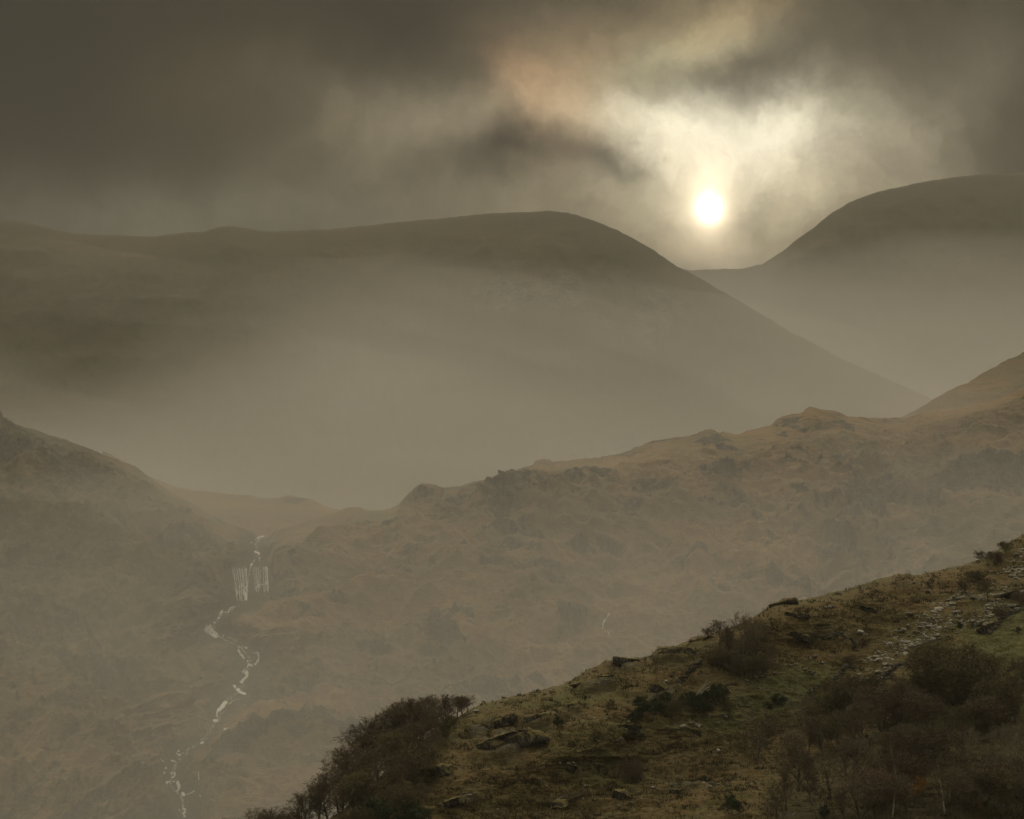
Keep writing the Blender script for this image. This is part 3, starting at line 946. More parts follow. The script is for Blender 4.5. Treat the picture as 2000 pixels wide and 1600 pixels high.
def boulders(pts, what, where, group):
    pts = sorted(pts)
    n = len(pts)
    for i, (u, v, s) in enumerate(pts):
        o = bpy.data.objects.new("boulder", random.choice(BM))
        b = near.pt(u, v)[0]
        k = b[1] / F * s * 1.2
        o.location = b + np.array([0, -0.1, 0.22 * k])
        o.scale = (k * random.uniform(0.85, 1.3), k * random.uniform(0.8, 1.2), k * random.uniform(0.7, 1.1))
        o.rotation_euler = (random.uniform(-.3, .3), random.uniform(-.3, .3), random.uniform(0, 6.28))
        col.objects.link(o)
        tag(o, f"{ordinal(i, n)} {what} {where}" if n > 1 else f"{what} {where}", "boulder", group)


G = "boulders scattered on the near hillside"
boulders([(945, 1364, 7), (962, 1368, 5), (983, 1360, 8), (1014, 1355, 8), (1035, 1354, 6), (1050, 1349, 9), (1076, 1350, 9)], "pale stone", "lying along the lower skyline right of the left wood", G)
boulders([(930, 1392, 12), (925, 1398, 8), (918, 1400, 7), (975, 1388, 6), (1003, 1390, 5), (1047, 1382, 6), (968, 1372, 5)], "small stone", "in brown turf just under the lower skyline", G)
boulders([(918, 1554, 9), (915, 1560, 5), (948, 1494, 6), (933, 1504, 6), (961, 1517, 4), (835, 1596, 6), (977, 1575, 6), (870, 1575, 5)], "white stone", "on the slope under the fluted crag", G)
boulders([(1138, 1564, 6), (1150, 1553, 5), (1062, 1530, 5), (1068, 1535, 5), (1101, 1490, 5), (1117, 1493, 9), (1126, 1491, 8), (1130, 1496, 6), (1060, 1500, 5), (1133, 1594, 6)], "pale stone", "in the brown slope below mid hill", G)
boulders([(1143, 1538, 8), (1139, 1542, 5), (1258, 1539, 4), (1230, 1582, 9), (1208, 1585, 7), (1203, 1582, 5), (1160, 1568, 5), (1238, 1590, 6), (1185, 1543, 3)], "pale stone", "scattered at the bottom edge left of the rock ledge", G)
boulders([(1338, 1547, 6), (1382, 1545, 9), (1390, 1550, 10), (1397, 1549, 6), (1403, 1556, 8), (1418, 1546, 5), (1421, 1554, 6), (1440, 1553, 5), (1457, 1562, 4), (1375, 1556, 7), (1388, 1560, 9), (1440, 1569, 4), (1502, 1576, 4)],
         "white stone", "of the stony ledge near the bottom", G)
boulders([(1273, 1550, 9), (1262, 1553, 4), (1283, 1556, 6), (1300, 1550, 5), (1246, 1553, 5), (1215, 1556, 5)], "flat stone", "on the long low rock ledge near the bottom", G)
boulders([(1172, 1446, 9), (1171, 1459, 5), (1208, 1418, 6), (1218, 1417, 7), (1235, 1426, 14), (1212, 1446, 12), (1204, 1448, 7), (1230, 1404, 8), (1217, 1431, 6), (1195, 1436, 5), (1160, 1406, 8), (1122, 1424, 7)],
         "grey boulder", "round the jumbled outcrop at mid slope", G)
boulders([(1283, 1417, 3), (1303, 1419, 4), (1328, 1426, 13), (1345, 1415, 6), (1350, 1413, 6), (1362, 1422, 18), (1370, 1418, 8), (1402, 1414, 10), (1416, 1405, 12), (1384, 1403, 6), (1377, 1453, 6), (1399, 1477, 12), (1408, 1476, 5), (1285, 1448, 6)],
         "rounded boulder", "in green turf left of the round bare tree", G)
boulders([(1240, 1392, 6), (1297, 1391, 8), (1292, 1380, 5), (1273, 1371, 5), (1296, 1365, 7), (1318, 1332, 8), (1346, 1307, 6), (1353, 1303, 5), (1300, 1340, 10)], "pale stone", "among the evergreen bushes below the crest", G)
boulders([(1480, 1320, 12), (1486, 1314, 12), (1490, 1319, 9), (1475, 1322, 6), (1460, 1331, 8), (1462, 1336, 4), (1485, 1345, 8), (1484, 1350, 6), (1457, 1346, 4), (1516, 1312, 8), (1510, 1322, 5), (1557, 1296, 9), (1543, 1302, 5)],
         "pale boulder", "in the green hollow under the crest thicket", G)
boulders([(1593, 1285, 14), (1607, 1294, 9), (1583, 1287, 6), (1573, 1310, 12), (1585, 1316, 10), (1555, 1308, 5), (1594, 1370, 5), (1497, 1383, 12), (1492, 1388, 6), (1585, 1350, 6)], "grey boulder", "in the green pasture above the lower stone wall", G)
boulders([(1634, 1152, 3), (1642, 1161, 6), (1624, 1170, 6), (1648, 1170, 6), (1660, 1171, 5), (1674, 1189, 4), (1785, 1142, 7), (1795, 1145, 5), (1838, 1150, 7), (1806, 1165, 5), (1824, 1158, 5), (1768, 1180, 5), (1812, 1157, 10), (1722, 1160, 4), (1565, 1175, 6)],
         "small pale stone", "on the orange-brown moor near the skyline", G)
boulders([(1598, 1195, 5), (1612, 1190, 8), (1620, 1188, 9), (1628, 1186, 8), (1606, 1196, 6), (1624, 1203, 6), (1640, 1197, 5), (1584, 1199, 5)], "grey stone", "in the stony patch left of the striped dome", G)
boulders([(1677, 1244, 16), (1690, 1244, 9), (1644, 1243, 11), (1632, 1246, 8), (1620, 1248, 7), (1611, 1240, 4), (1775, 1205, 12), (1770, 1208, 7), (1758, 1232, 10), (1766, 1231, 12), (1750, 1233, 8), (1773, 1221, 8), (1752, 1210, 5), (1735, 1180, 4)],
         "pale slab", "in brown grass between the moor and the scree", G)
boulders([(1810, 1220, 12), (1812, 1240, 10), (1830, 1238, 14), (1846, 1233, 6), (1795, 1262, 8), (1862, 1173, 10), (1870, 1176, 9), (1900, 1178, 12), (1930, 1197, 9), (1940, 1184, 7), (1768, 1277, 14), (1770, 1308, 8), (1728, 1297, 14), (1712, 1290, 10),
          (1984, 1093, 12), (1988, 1090, 8), (1979, 1188, 13), (1985, 1195, 16), (1994, 1106, 8), (1935, 1120, 9)], "large grey block", "lying on the scree", G)
boulders([(1935, 1350, 4), (1932, 1351, 3), (1957, 1349, 4), (1930, 1320, 6), (1742, 1337, 6), (1715, 1330, 7), (1708, 1333, 7), (1700, 1340, 9), (1712, 1346, 6), (1978, 1234, 8), (1892, 1336, 4)], "small white stone", "in the green pasture at right", G)
boulders([(1500, 1420, 4), (1515, 1422, 6), (1523, 1420, 5), (1521, 1492, 3), (1490, 1494, 8), (1476, 1492, 5), (1649, 1373, 8), (1660, 1370, 8), (1645, 1382, 7), (1660, 1532, 7), (1593, 1505, 6), (1679, 1497, 6), (1825, 1472, 7), (1838, 1473, 6), (1908, 1404, 6)],
         "grey stone", "showing between the bare trees at right", G)

# scree: far more stones than one could count
def stones(name, UVs, sizes, hill, mat, label=None, flat=0.55, seed=3):
    r = np.random.default_rng(seed)
    bases = [rock_verts(1500 + i, 5, 7, 6, 0.1) for i in range(6)]
    pos = hill.pt(UVs[:, 0], UVs[:, 1])
    vs, fs, o = [], [], 0
    for i in range(len(pos)):
        p, f = bases[r.integers(6)]
        a = r.uniform(0, 6.28)
        k = pos[i, 1] / F * sizes[i] * 0.5
        sc = np.array([r.uniform(.8, 1.4), r.uniform(.7, 1.1), flat * r.uniform(.7, 1.3)]) * k
        q = p * sc
        c_, s_ = math.cos(a), math.sin(a)
        q = np.stack([q[:, 0] * c_ - q[:, 1] * s_, q[:, 0] * s_ + q[:, 1] * c_, q[:, 2]], -1) + pos[i]
        vs.append(q); fs.append(f + o); o += len(q)
    ob = mesh_obj(name, np.concatenate(vs), quads=np.concatenate(fs), mat=mat, smooth=False)
    return tag(ob, label, None, None, "stuff")


uu = rng.uniform(1640, 2060, 16000); vv_ = rng.uniform(1060, 1370, 16000)
wu = uu + 14 * vnoise(np.stack([uu / 18, vv_ / 14, uu * 0], -1), 3); wv = vv_ + 9 * vnoise(np.stack([uu / 18, vv_ / 14, uu * 0], -1), 4)
ok = in_poly(wu, wv, SCREE) & (vnoise(np.stack([uu / 22, vv_ / 12, uu * 0], -1), 8) + rng.uniform(-.5, .5, 16000) > -0.05)
stones("scree", np.stack([uu[ok], vv_[ok]], -1), rng.lognormal(math.log(3.6), 0.5, ok.sum()) * 1.35, near, M_stone)
uu = rng.uniform(900, 2050, 9000); vv_ = rng.uniform(1060, 1640, 9000)
ok = (vnoise(np.stack([uu / 60, vv_ / 22, uu * 0], -1), 18) + 0.6 * vnoise(np.stack([uu / 14, vv_ / 8, uu * 0], -1), 19) > 0.50) & (vv_ > pl(CREST_N, uu) + 3)
stones("loose_stones", np.stack([uu[ok], vv_[ok]], -1), rng.lognormal(math.log(2.6), 0.4, ok.sum()), near, M_stone)
# stones on the middle fell
uu = rng.uniform(0, 2050, 9000); vv_ = rng.uniform(800, 1640, 9000)
ok = (vnoise(np.stack([uu / 70, vv_ / 30, uu * 0], -1), 28) + 0.5 * vnoise(np.stack([uu / 20, vv_ / 12, uu * 0], -1), 29)
      + 0.45 * np.exp(-((seg_dist(uu, vv_, [(2000, 790), (1850, 870), (1790, 960), (1800, 1060)])) / 60) ** 2)
      + 0.35 * np.exp(-(seg_dist(uu, vv_, STREAM) / 40) ** 2) > 0.48) & (vv_ > pl(CREST_B, uu) + 3)
stones("fell_stones", np.stack([uu[ok], vv_[ok]], -1), rng.lognormal(math.log(2.6), 0.5, ok.sum()), fell, M_pale, seed=9)

# ------------------------------------------------------------------ dry stone walls
def wall(pts, label, h=1.1):
    h = h * 0.62
    pts = np.array(pts, float)
    P_ = near.pt(pts[:, 0], pts[:, 1])
    s = np.concatenate([[0], np.cumsum(np.linalg.norm(np.diff(P_, axis=0), axis=1))])
    n = int(s[-1] / 0.42)
    q = np.linspace(0, s[-1], n)
    su = np.interp(q, s, pts[:, 0]); sv = np.interp(q, s, pts[:, 1])
    G_ = near.pt(su, sv)
    vs, fs, o = [], [], 0
    r = np.random.default_rng(int(pts[0, 0]))
    for i in range(n):
        hh = h * (0.75 + 0.25 * math.sin(i * 0.13) + r.uniform(-.12, .1))
        z = 0.0
        while z < hh:
            p, f = rock_verts(int(r.integers(1, 9)), 5, 7, 5, 0.1)
            t_ = r.uniform(0.13, 0.26)
            p = p * np.array([r.uniform(.26, .4), .34 * (1 - .25 * z / h), t_]) + G_[i] + np.array([r.normal(0, .06), r.normal(0, .06), z])
            vs.append(p); fs.append(f + o); o += len(p)
            z += t_ * 1.45
    ob = mesh_obj("dry_stone_wall", np.concatenate(vs), quads=np.concatenate(fs), mat=M_wall, smooth=False)
    tag(ob, label, "stone wall", "dry stone walls on the near hillside")


wall([(1660, 1292), (1650, 1310), (1637, 1325), (1620, 1337), (1600, 1348), (1580, 1352)], "ruined dry stone wall curving down the right side of the green pasture")
wall([(1575, 1246), (1610, 1249), (1640, 1247), (1662, 1254), (1668, 1264)], "low tumbled stone wall along the top of the green pasture", 0.7)
wall([(1312, 1334), (1335, 1318), (1350, 1306), (1368, 1296)], "mossy stone wall slanting up to the crest thicket", 0.9)
wall([(1711, 1328), (1740, 1313), (1775, 1292), (1794, 1267), (1825, 1252), (1855, 1242)], "stone wall along the foot of the scree, left of the big round bush", 0.8)
wall([(1934, 1240), (1944, 1231), (1962, 1216), (2000, 1198), (2060, 1172)], "upper stone wall above the green pasture at the right edge", 0.9)
wall([(1935, 1330), (1960, 1319), (1990, 1305), (2040, 1280)], "short grassy stone wall across the pasture at the right edge", 0.6)

# ------------------------------------------------------------------ bracken and grass tufts on the near hill
def plant_mat(name, a, b_, rough=0.9, rnd=0.4):
    m, t, b = new_mat(name)
    tcn = t.nodes.new('ShaderNodeTexCoord')
    oi = t.nodes.new('ShaderNodeObjectInfo')
    n = noise(t, tcn.outputs['Object'], 0.7, 4.0, 0.6)
    c = mixc(t, maprange(t, n, 0.35, 0.65), a, b_)
    c = vmath(t, 'SCALE', c, scale=math_n(t, 'ADD', math_n(t, 'MULTIPLY', oi.outputs['Random'], rnd), 1 - rnd / 2))
    t.links.new(c, b.inputs['Base Color'])
    b.inputs['Specular IOR Level'].default_value = 0.05
    return m


M_bracken = plant_mat("bracken_fronds", (0.118, 0.092, 0.043), (0.098, 0.084, 0.040))
M_tuft = plant_mat("grass_blades", (0.098, 0.104, 0.038), (0.130, 0.112, 0.045))
M_heath = plant_mat("heather_sprigs", (0.055, 0.046, 0.026), (0.066, 0.058, 0.028))


def tufts(name, U, V, hgt, n_bl, mat, seed):
    r = np.random.default_rng(seed)
    P_ = near.pt(U, V)
    n = len(P_)
    k = n_bl
    P_ = np.repeat(P_, k, 0)
    H_ = np.repeat(hgt, k) * r.uniform(.5, 1.2, n * k)
    base = P_ + np.stack([r.normal(0, .18, n * k), r.normal(0, .18, n * k), np.full(n * k, -0.03)], -1)
    a = r.uniform(0, 6.28, n * k)
    wv_ = r.uniform(.03, .08, n * k)
    side = np.stack([np.cos(a) * wv_, np.sin(a) * wv_, np.zeros(n * k)], -1)
    lean = np.stack([r.normal(0, .45, n * k) * H_, r.normal(0, .45, n * k) * H_, H_], -1)
    co = np.stack([base - side, base + side, base + lean], 1).reshape(-1, 3)
    ob = mesh_obj(name, co, tris=np.arange(len(co)).reshape(-1, 3), mat=mat, smooth=False)
    tag(ob, kind="stuff")


nn_ = 60000
uu = rng.uniform(650, 2080, nn_); vv_ = rng.uniform(1040, 1650, nn_)
inside = vv_ > pl(CREST_N, uu) + 1
uu, vv_ = uu[inside], vv_[inside]
cl = vnoise(np.stack([uu / 40, vv_ / 13, uu * 0], -1), 61) + 0.6 * vnoise(np.stack([uu / 12, vv_ / 5, uu * 0], -1), 62)
gm = gauss(uu, vv_, (1540, 1350), (150, 50), -18) + gauss(uu, vv_, (1960, 1270), (120, 80), -30) + gauss(uu, vv_, (1900, 1390), (160, 35), -20) + .6 * gauss(uu, vv_, (1300, 1420), (150, 22), 0)
scr = in_poly(uu, vv_, SCREE)
m1 = (cl > 0.05) & (gm < 0.35) & ~scr
m2 = (cl < -0.1) & (rng.random(len(uu)) < 0.5) | ((gm >= 0.35) & (rng.random(len(uu)) < 0.35))
m3 = (vnoise(np.stack([uu / 26, vv_ / 7, uu * 0], -1), 66) > 0.45) & (rng.random(len(uu)) < 0.7) & (gm < 0.5)
tufts("bracken", uu[m1], vv_[m1], rng.uniform(.20, .5, m1.sum()), 5, M_bracken, 1)
tufts("grass", uu[m2], vv_[m2], rng.uniform(.12, .32, m2.sum()), 5, M_tuft, 2)
tufts("heather", uu[m3], vv_[m3], rng.uniform(.25, .6, m3.sum()), 7, M_heath, 3)

# ------------------------------------------------------------------ trees
class TB:
    def __init__(s): s.v, s.q, s.n = [], [], 0
    def tube(s, pts, rad, k=5):
        pts = np.asarray(pts, float); rad = np.asarray(rad, float)
        n = len(pts)
        t = np.gradient(pts, axis=0)
        t /= np.linalg.norm(t, axis=1, keepdims=True) + 1e-9
        ref = np.array([0.3, 0.9, 0.1])
        a = np.cross(t, ref); a /= np.linalg.norm(a, axis=1, keepdims=True) + 1e-9
        b = np.cross(t, a)
        ph = np.linspace(0, 2 * math.pi, k, endpoint=False)
        ring = pts[:, None] + rad[:, None, None] * (np.cos(ph)[None, :, None] * a[:, None] + np.sin(ph)[None, :, None] * b[:, None])
        s.v.append(ring.reshape(-1, 3))
        i = np.arange(n * k).reshape(n, k) + s.n
        j = np.roll(i, -1, 1)
        s.q.append(np.stack([i[:-1], j[:-1], j[1:], i[1:]], -1).reshape(-1, 4))
        s.n += n * k


def grow(seed, H=7.0, stems=1, fork=0.28, spread=0.9, up=0.35, l1=9, l2=6, l3=5, twigs=10, tw_len=0.45, tw_w=0.026, env=(0.5, 0.55, 0.48), lean=(0, 0), r0=0.14, droop=0.0):
    """bare tree: trunk with limbs, crown of branches and twigs inside an ellipsoid (radius, half height, centre: shares of H)"""
    r = np.random.default_rng(seed)
    T, Cw = TB(), TB()
    tw = []
    er, eh, ec = env[0] * H, env[1] * H, env[2] * H
    cen = np.array([lean[0] * H, lean[1] * H, ec])

    def inside(p, m=1.0):
        q = (p - cen) / np.array([er, er, eh])
        return (q * q).sum() < m * (0.86 + 0.28 * (0.5 + 0.5 * math.sin(3.1 * math.atan2(q[1], q[0]) + seed) * math.sin(4 * q[2] + seed)))

    def path(p, d, L_, n, wob, upb):
        out = [p]
        for i in range(n):
            d = d + r.normal(0, wob, 3) + np.array([0, 0, upb])
            d = d / np.linalg.norm(d)
            p = p + d * L_ / n
            out.append(p)
        return np.array(out), d

    def sub(pts, i, sp, upv):
        d = pts[min(i + 1, len(pts) - 1)] - pts[max(i - 1, 0)]
        d = d / (np.linalg.norm(d) + 1e-9)
        a = r.normal(size=3); a -= a @ d * d; a /= np.linalg.norm(a) + 1e-9
        q = d * (1 - 0.45 * sp) + a * sp + np.array([0, 0, upv])
        return q / np.linalg.norm(q)

    for st in range(stems):
        d0 = np.array([r.normal(0, .10 + .22 * (stems > 1)) + lean[0], r.normal(0, .10 + .22 * (stems > 1)) + lean[1], 1.0]); d0 /= np.linalg.norm(d0)
        hh = H * r.uniform(0.72, 0.9)
        rr = r0 * H / 7 / math.sqrt(stems)
        trunk, _ = path(np.array([r.normal(0, .12) * (stems > 1), r.normal(0, .12) * (stems > 1), -0.4]), d0, hh, 9, 0.07, 0.02)
        T.tube(trunk, np.linspace(rr * 1.25, rr * 0.2, 10), 7)
        for a in range(l1):
            f = fork + (1 - fork) * (a + r.random()) / l1 * 0.95
            i = int(f * 9); p0 = trunk[i] + (trunk[min(i + 1, 9)] - trunk[i]) * (f * 9 - i)
            L1 = er * 1.05 * (1.15 - 0.55 * f) * r.uniform(.7, 1.1)
            b1, _ = path(p0, sub(trunk, i, spread, up * (0.4 + f)), L1, 6, 0.13, 0.05 - droop)
            for sh in (0.85, 0.7, 0.55):
                if not inside(b1[-1], 1.0): b1 = b1[0] + (b1 - b1[0]) * sh
            r1 = rr * (0.5 - 0.28 * f)
            T.tube(b1, np.linspace(r1, r1 * 0.25, 7), 5)
            for b in range(l2):
                i2 = 1 + int((b + r.random()) / l2 * 5)
                L2 = L1 * 0.55 * r.uniform(.6, 1.1)
                b2, _ = path(b1[i2], sub(b1, i2, spread * .85, up * .7), L2, 4, 0.15, 0.04 - droop)
                for sh in (0.75, 0.5):
                    if not inside(b2[-1], 1.08): b2 = b2[0] + (b2 - b2[0]) * sh
                Cw.tube(b2, np.linspace(r1 * .42, r1 * .12, 5), 3)
                for c in range(l3):
                    i3 = 1 + int((c + r.random()) / l3 * 3.9)
                    L3 = L2 * 0.6 * r.uniform(.5, 1.1)
                    b3, _ = path(b2[min(i3, 4)], sub(b2, min(i3, 4), .8, up * .6), L3, 2, 0.18, 0.04 - droop)
                    if not inside(b3[-1]): continue
                    Cw.tube(b3, np.linspace(r1 * .16 + .004, .006, 3), 3)
                    for e in range(twigs):
                        p = b3[0] + (b3[2] - b3[0]) * r.random()
                        dd = sub(b3, 1, .95, up * .5 - droop * 3)
                        tw.append((p, dd, tw_len * r.uniform(.5, 1.2), tw_w * r.uniform(.6, 1.3)))
    tv = None
    if tw:
        p = np.array([t[0] for t in tw]); d = np.array([t[1] for t in tw]); L_ = np.array([t[2] for t in tw])[:, None]; w = np.array([t[3] for t in tw])[:, None]
        a = np.cross(d, r.normal(size=d.shape)); a /= np.linalg.norm(a, axis=1, keepdims=True) + 1e-9
        mid = p + d * L_ * .5 + r.normal(0, .05, d.shape)
        tv = np.stack([p - a * w, p + a * w, p + d * L_, mid], 1)
    return T, Cw, tv


def leaf_cloud(pts, n, size, spread, seed, flat=1.0):
    r = np.random.default_rng(seed)
    i = r.integers(0, len(pts), n)
    p = pts[i] + r.normal(0, spread, (n, 3)) * np.array([1, 1, flat])
    a = r.normal(size=(n, 3)); a /= np.linalg.norm(a, axis=1, keepdims=True)
    b = np.cross(a, r.normal(size=(n, 3))); b /= np.linalg.norm(b, axis=1, keepdims=True)
    s = size * r.uniform(.5, 1.3, n)[:, None]
    return np.stack([p - a * s, p + b * s * .7, p + a * s, p - b * s * .7], 1).reshape(-1, 3)


M_bark = plant_mat("dark_bark", (0.055, 0.048, 0.034), (0.130, 0.115, 0.085))
M_palebark = plant_mat("pale_bark", (0.34, 0.32, 0.25), (0.20, 0.19, 0.14))
M_twig = plant_mat("brown_twigs", (0.126, 0.102, 0.066), (0.096, 0.080, 0.052), rnd=0.5)
M_redtwig = plant_mat("russet_twigs", (0.126, 0.093, 0.062), (0.096, 0.075, 0.050), rnd=0.4)
M_paletwig = plant_mat("pale_twigs", (0.19, 0.18, 0.115), (0.14, 0.13, 0.085), rnd=0.3)
M_oltwig = plant_mat("olive_twigs", (0.122, 0.106, 0.052), (0.096, 0.083, 0.044), rnd=0.4)
M_ever = plant_mat("evergreen_leaves", (0.036, 0.048, 0.022), (0.052, 0.062, 0.030), rnd=0.3)
M_orange = plant_mat("orange_leaves", (0.36, 0.19, 0.035), (0.25, 0.13, 0.03), rnd=0.2)


def make_tree(name, barkm, crownm, leaves=None, leafm=None, **kw):
    T, Cw, tv = grow(**kw)
    tm = mesh_obj("trunk", np.concatenate(T.v), quads=np.concatenate(T.q), mat=barkm, link=False)
    vs = np.concatenate(Cw.v); qs = np.concatenate(Cw.q)
    tris = None
    if tv is not None:
        n = len(tv); o = len(vs)
        vs = np.concatenate([vs, tv.reshape(-1, 3)])
        i = np.arange(n) * 4 + o
        tris = np.stack([i, i + 1, i + 2], -1)
    if leaves:
        pts = np.concatenate([v[-3:] for v in Cw.v])
        lv = leaf_cloud(pts, leaves[0], leaves[1], leaves[2], 5)
        o = len(vs)
        vs = np.concatenate([vs, lv])
        qs = np.concatenate([qs, np.arange(len(lv)).reshape(-1, 4) + o])
    cm = mesh_obj("crown", vs, quads=qs, tris=tris, mat=leafm or crownm, link=False)
    H = vs[:, 2].max()
    return dict(name=name, trunk=tm, crown=cm, H=H)


PROTO = {
    'broad': [make_tree("bare_tree", M_bark, M_twig, seed=s, H=7.5, l1=12, l2=8, l3=6, twigs=7, env=(.62, .46, .56), fork=.18) for s in (1, 2, 3)],
    'birch': [make_tree("birch_tree", M_bark, M_redtwig, seed=s, H=9.0, l1=14, l2=7, l3=5, twigs=6, env=(.36, .50, .56), fork=.25, up=.6, spread=.75, r0=.11) for s in (11, 12, 13)],
    'olive': [make_tree("willow_bush", M_bark, M_oltwig, seed=s, H=6.0, stems=3, l1=8, l2=7, l3=6, twigs=10, env=(.70, .56, .46), fork=.05, spread=1.0, r0=.12) for s in (21, 22)],
    'pale': [make_tree("pale_tree", M_palebark, M_paletwig, seed=s, H=6.0, stems=3, l1=5, l2=6, l3=5, twigs=5, env=(.62, .60, .52), fork=.08, spread=.6, up=.55, r0=.11, tw_w=.020) for s in (31, 32)],
    'palebirch': [make_tree("birch_tree", M_palebark, M_twig, seed=s, H=9.0, l1=10, l2=5, l3=4, twigs=5, env=(.26, .46, .60), fork=.4, up=.6, spread=.7, r0=.09) for s in (41,)],
    'dead': [make_tree("bare_tree", M_bark, M_twig, seed=s, H=8.0, stems=2, l1=7, l2=4, l3=3, twigs=2, env=(.50, .50, .52), fork=.2, spread=.85, up=.4, r0=.22) for s in (51,)],
    'thorn': [make_tree("thorn_tree", M_bark, M_twig, seed=s, H=4.5, l1=10, l2=7, l3=5, twigs=9, env=(.56, .38, .66), fork=.4, spread=1.0, up=.2, r0=.17, tw_len=.35, lean=(.06, 0)) for s in (61, 62)],
    'ever': [make_tree("evergreen_bush", M_bark, M_ever, leaves=(9000, .085, .16), seed=s, H=4.5, l1=9, l2=6, l3=3, twigs=0, env=(.55, .55, .45), fork=.05, spread=1.0) for s in (71, 72)],
    'orange': [make_tree("autumn_tree", M_bark, M_orange, leaves=(4500, .075, .16), seed=81, H=6.0, l1=9, l2=6, l3=3, twigs=0, env=(.40, .42, .58), fork=.25)],
    'russet': [make_tree("russet_bush", M_bark, M_redtwig, seed=s, H=5.0, stems=3, l1=8, l2=7, l3=5, twigs=9, env=(.70, .56, .46), fork=.08, spread=.95) for s in (91, 92)],
}
NT = 0


def plant(kind, u, v, hpx, label, group=None, cat=None, wide=1.0):
    """stand a tree with its foot at a photo position; hpx = height in photo px"""
    global NT
    pr = random.choice(PROTO[kind])
    b = near.pt(u, v)[0]
    s = hpx * b[1] / F / pr['H']
    root = bpy.data.objects.new(pr['name'], None)
    root.empty_display_size = 0.5
    root.location = b
    root.rotation_euler = (0, 0, random.uniform(0, 6.28))
    root.scale = (s * wide, s * wide, s)
    col.objects.link(root)
    for part in ('trunk', 'crown'):
        c = bpy.data.objects.new(part, pr[part])
        col.objects.link(c)
        c.parent = root
    tag(root, label, cat or ("bush" if "bush" in pr['name'] else "tree"), group)
    NT += 1
    return root


def rows(kind_list, pts, what, where, group, cat=None):
    pts = sorted(pts, key=lambda q: q[0])
    for i, q in enumerate(pts):
        if group == 'bare trees of the right wood': q = (q[0], q[1], q[2] * 1.12) + tuple(q[3:])
        k = q[3] if len(q) > 3 else kind_list[i % len(kind_list)]
        lab = f"{ordinal(i, len(pts))} {what} {where}" if len(pts) > 1 else f"{what} {where}"
        plant(k, q[0], q[1], q[2], lab, group, cat, wide=(q[4] if len(q) > 4 else random.uniform(1.0, 1.25) * (1.18 if 'left wood' in group else 1)))


# left wood, from the skyline down to the bottom edge
GW = "bare trees of the left wood"
plant('thorn', 914, 1392, 36, "small round bare tree at the upper tip of the left wood", GW, wide=1.25)
rows(['broad', 'broad', 'birch'], [(904, 1400, 42), (893, 1406, 52), (878, 1416, 62), (852, 1432, 78), (828, 1450, 94), (806, 1466, 106), (784, 1484, 120), (760, 1502, 118), (817, 1460, 98), (795, 1478, 112), (772, 1494, 116)],
     "bare brown tree", "along the top edge of the left wood", GW)
rows(['broad', 'birch', 'broad'], [(738, 1520, 118), (716, 1542, 120), (700, 1560, 112), (684, 1574, 116), (672, 1584, 104), (664, 1594, 92), (727, 1532, 112)],
     "bare brown tree", "on the steep left edge of the wood", GW)
rows(['broad', 'birch', 'olive'], [(860, 1452, 60), (836, 1472, 80), (812, 1490, 88), (790, 1508, 92), (768, 1526, 95), (744, 1548, 95)],
     "dark bare tree", "in the second rank of the left wood", GW)
rows(['broad', 'olive', 'birch'], [(826, 1510, 66), (806, 1534, 80), (784, 1556, 84), (760, 1578, 90), (730, 1590, 90), (708, 1606, 84)],
     "dark bare tree", "in the lower rank of the left wood", GW)
rows(['birch', 'broad'], [(674, 1622, 76), (648, 1628, 86), (626, 1640, 104, 'birch'), (606, 1646, 84), (586, 1652, 66)],
     "bare birch", "at the bottom of the left wood, above the picture's edge", GW)
rows(['broad', 'thorn'], [(566, 1656, 66), (545, 1662, 78), (526, 1668, 92, 'broad'), (506, 1672, 84)], "bare crown", "showing above the bottom edge left of the left wood", GW)
rows(['olive', 'ever', 'broad'], [(800, 1590, 66), (830, 1560, 40), (778, 1612, 70), (740, 1628, 66), (700, 1640, 60), (812, 1620, 56)], "low dark bush", "at the foot of the left wood", GW)

# crest thicket
GC = "trees of the crest thicket"
plant('broad', 1450, 1322, 134, "tall wide-crowned bare tree in the middle of the crest thicket", GC, wide=.72)
plant('birch', 1420, 1296, 84, "slender bare tree with a domed crown left of the tall crest tree", GC, wide=.9)
plant('broad', 1404, 1268, 60, "smaller bare tree leaning out at the left end of the crest thicket", GC, wide=1.2)
plant('broad', 1474, 1300, 96, "bare tree at the right shoulder of the crest thicket", GC)
plant('thorn', 1380, 1250, 26, "low scrubby thorn on the skyline left of the crest thicket", GC, wide=1.3)
rows(['olive', 'russet', 'broad'], [(1424, 1306, 40), (1436, 1324, 48), (1468, 1326, 52), (1494, 1310, 44), (1514, 1294, 36), (1402, 1302, 34)], "dark scrubby bush", "under the crest thicket", GC)

GE = "evergreen bushes below the crest"
rows(['ever'], [(1258, 1398, 46), (1282, 1392, 36), (1244, 1408, 30), (1300, 1372, 28)], "dark evergreen bush", "of the clump below the shattered rocks", GE)
rows(['ever'], [(1360, 1392, 44), (1394, 1378, 46), (1412, 1366, 34), (1340, 1372, 26), (1378, 1400, 30)], "dark evergreen bush", "of the clump round the fallen pale boughs", GE)
plant('ever', 1092, 1426, 24, "dark bush at the right end of the low mossy crag", GE, wide=1.2)
plant('ever', 1372, 1540, 18, "tiny lone evergreen above the stony ledge", GE, wide=1.3)
plant('ever', 1432, 1612, 40, "round dark bush cut by the bottom edge", GE)
plant('russet', 1232, 1532, 58, "lone dark thorn bush growing among rocks in the open brown slope", wide=.8)
rows(['olive', 'thorn'], [(1310, 1400, 34), (1330, 1392, 30), (1420, 1396, 24)], "low brown bush", "between the evergreen clumps", GE)

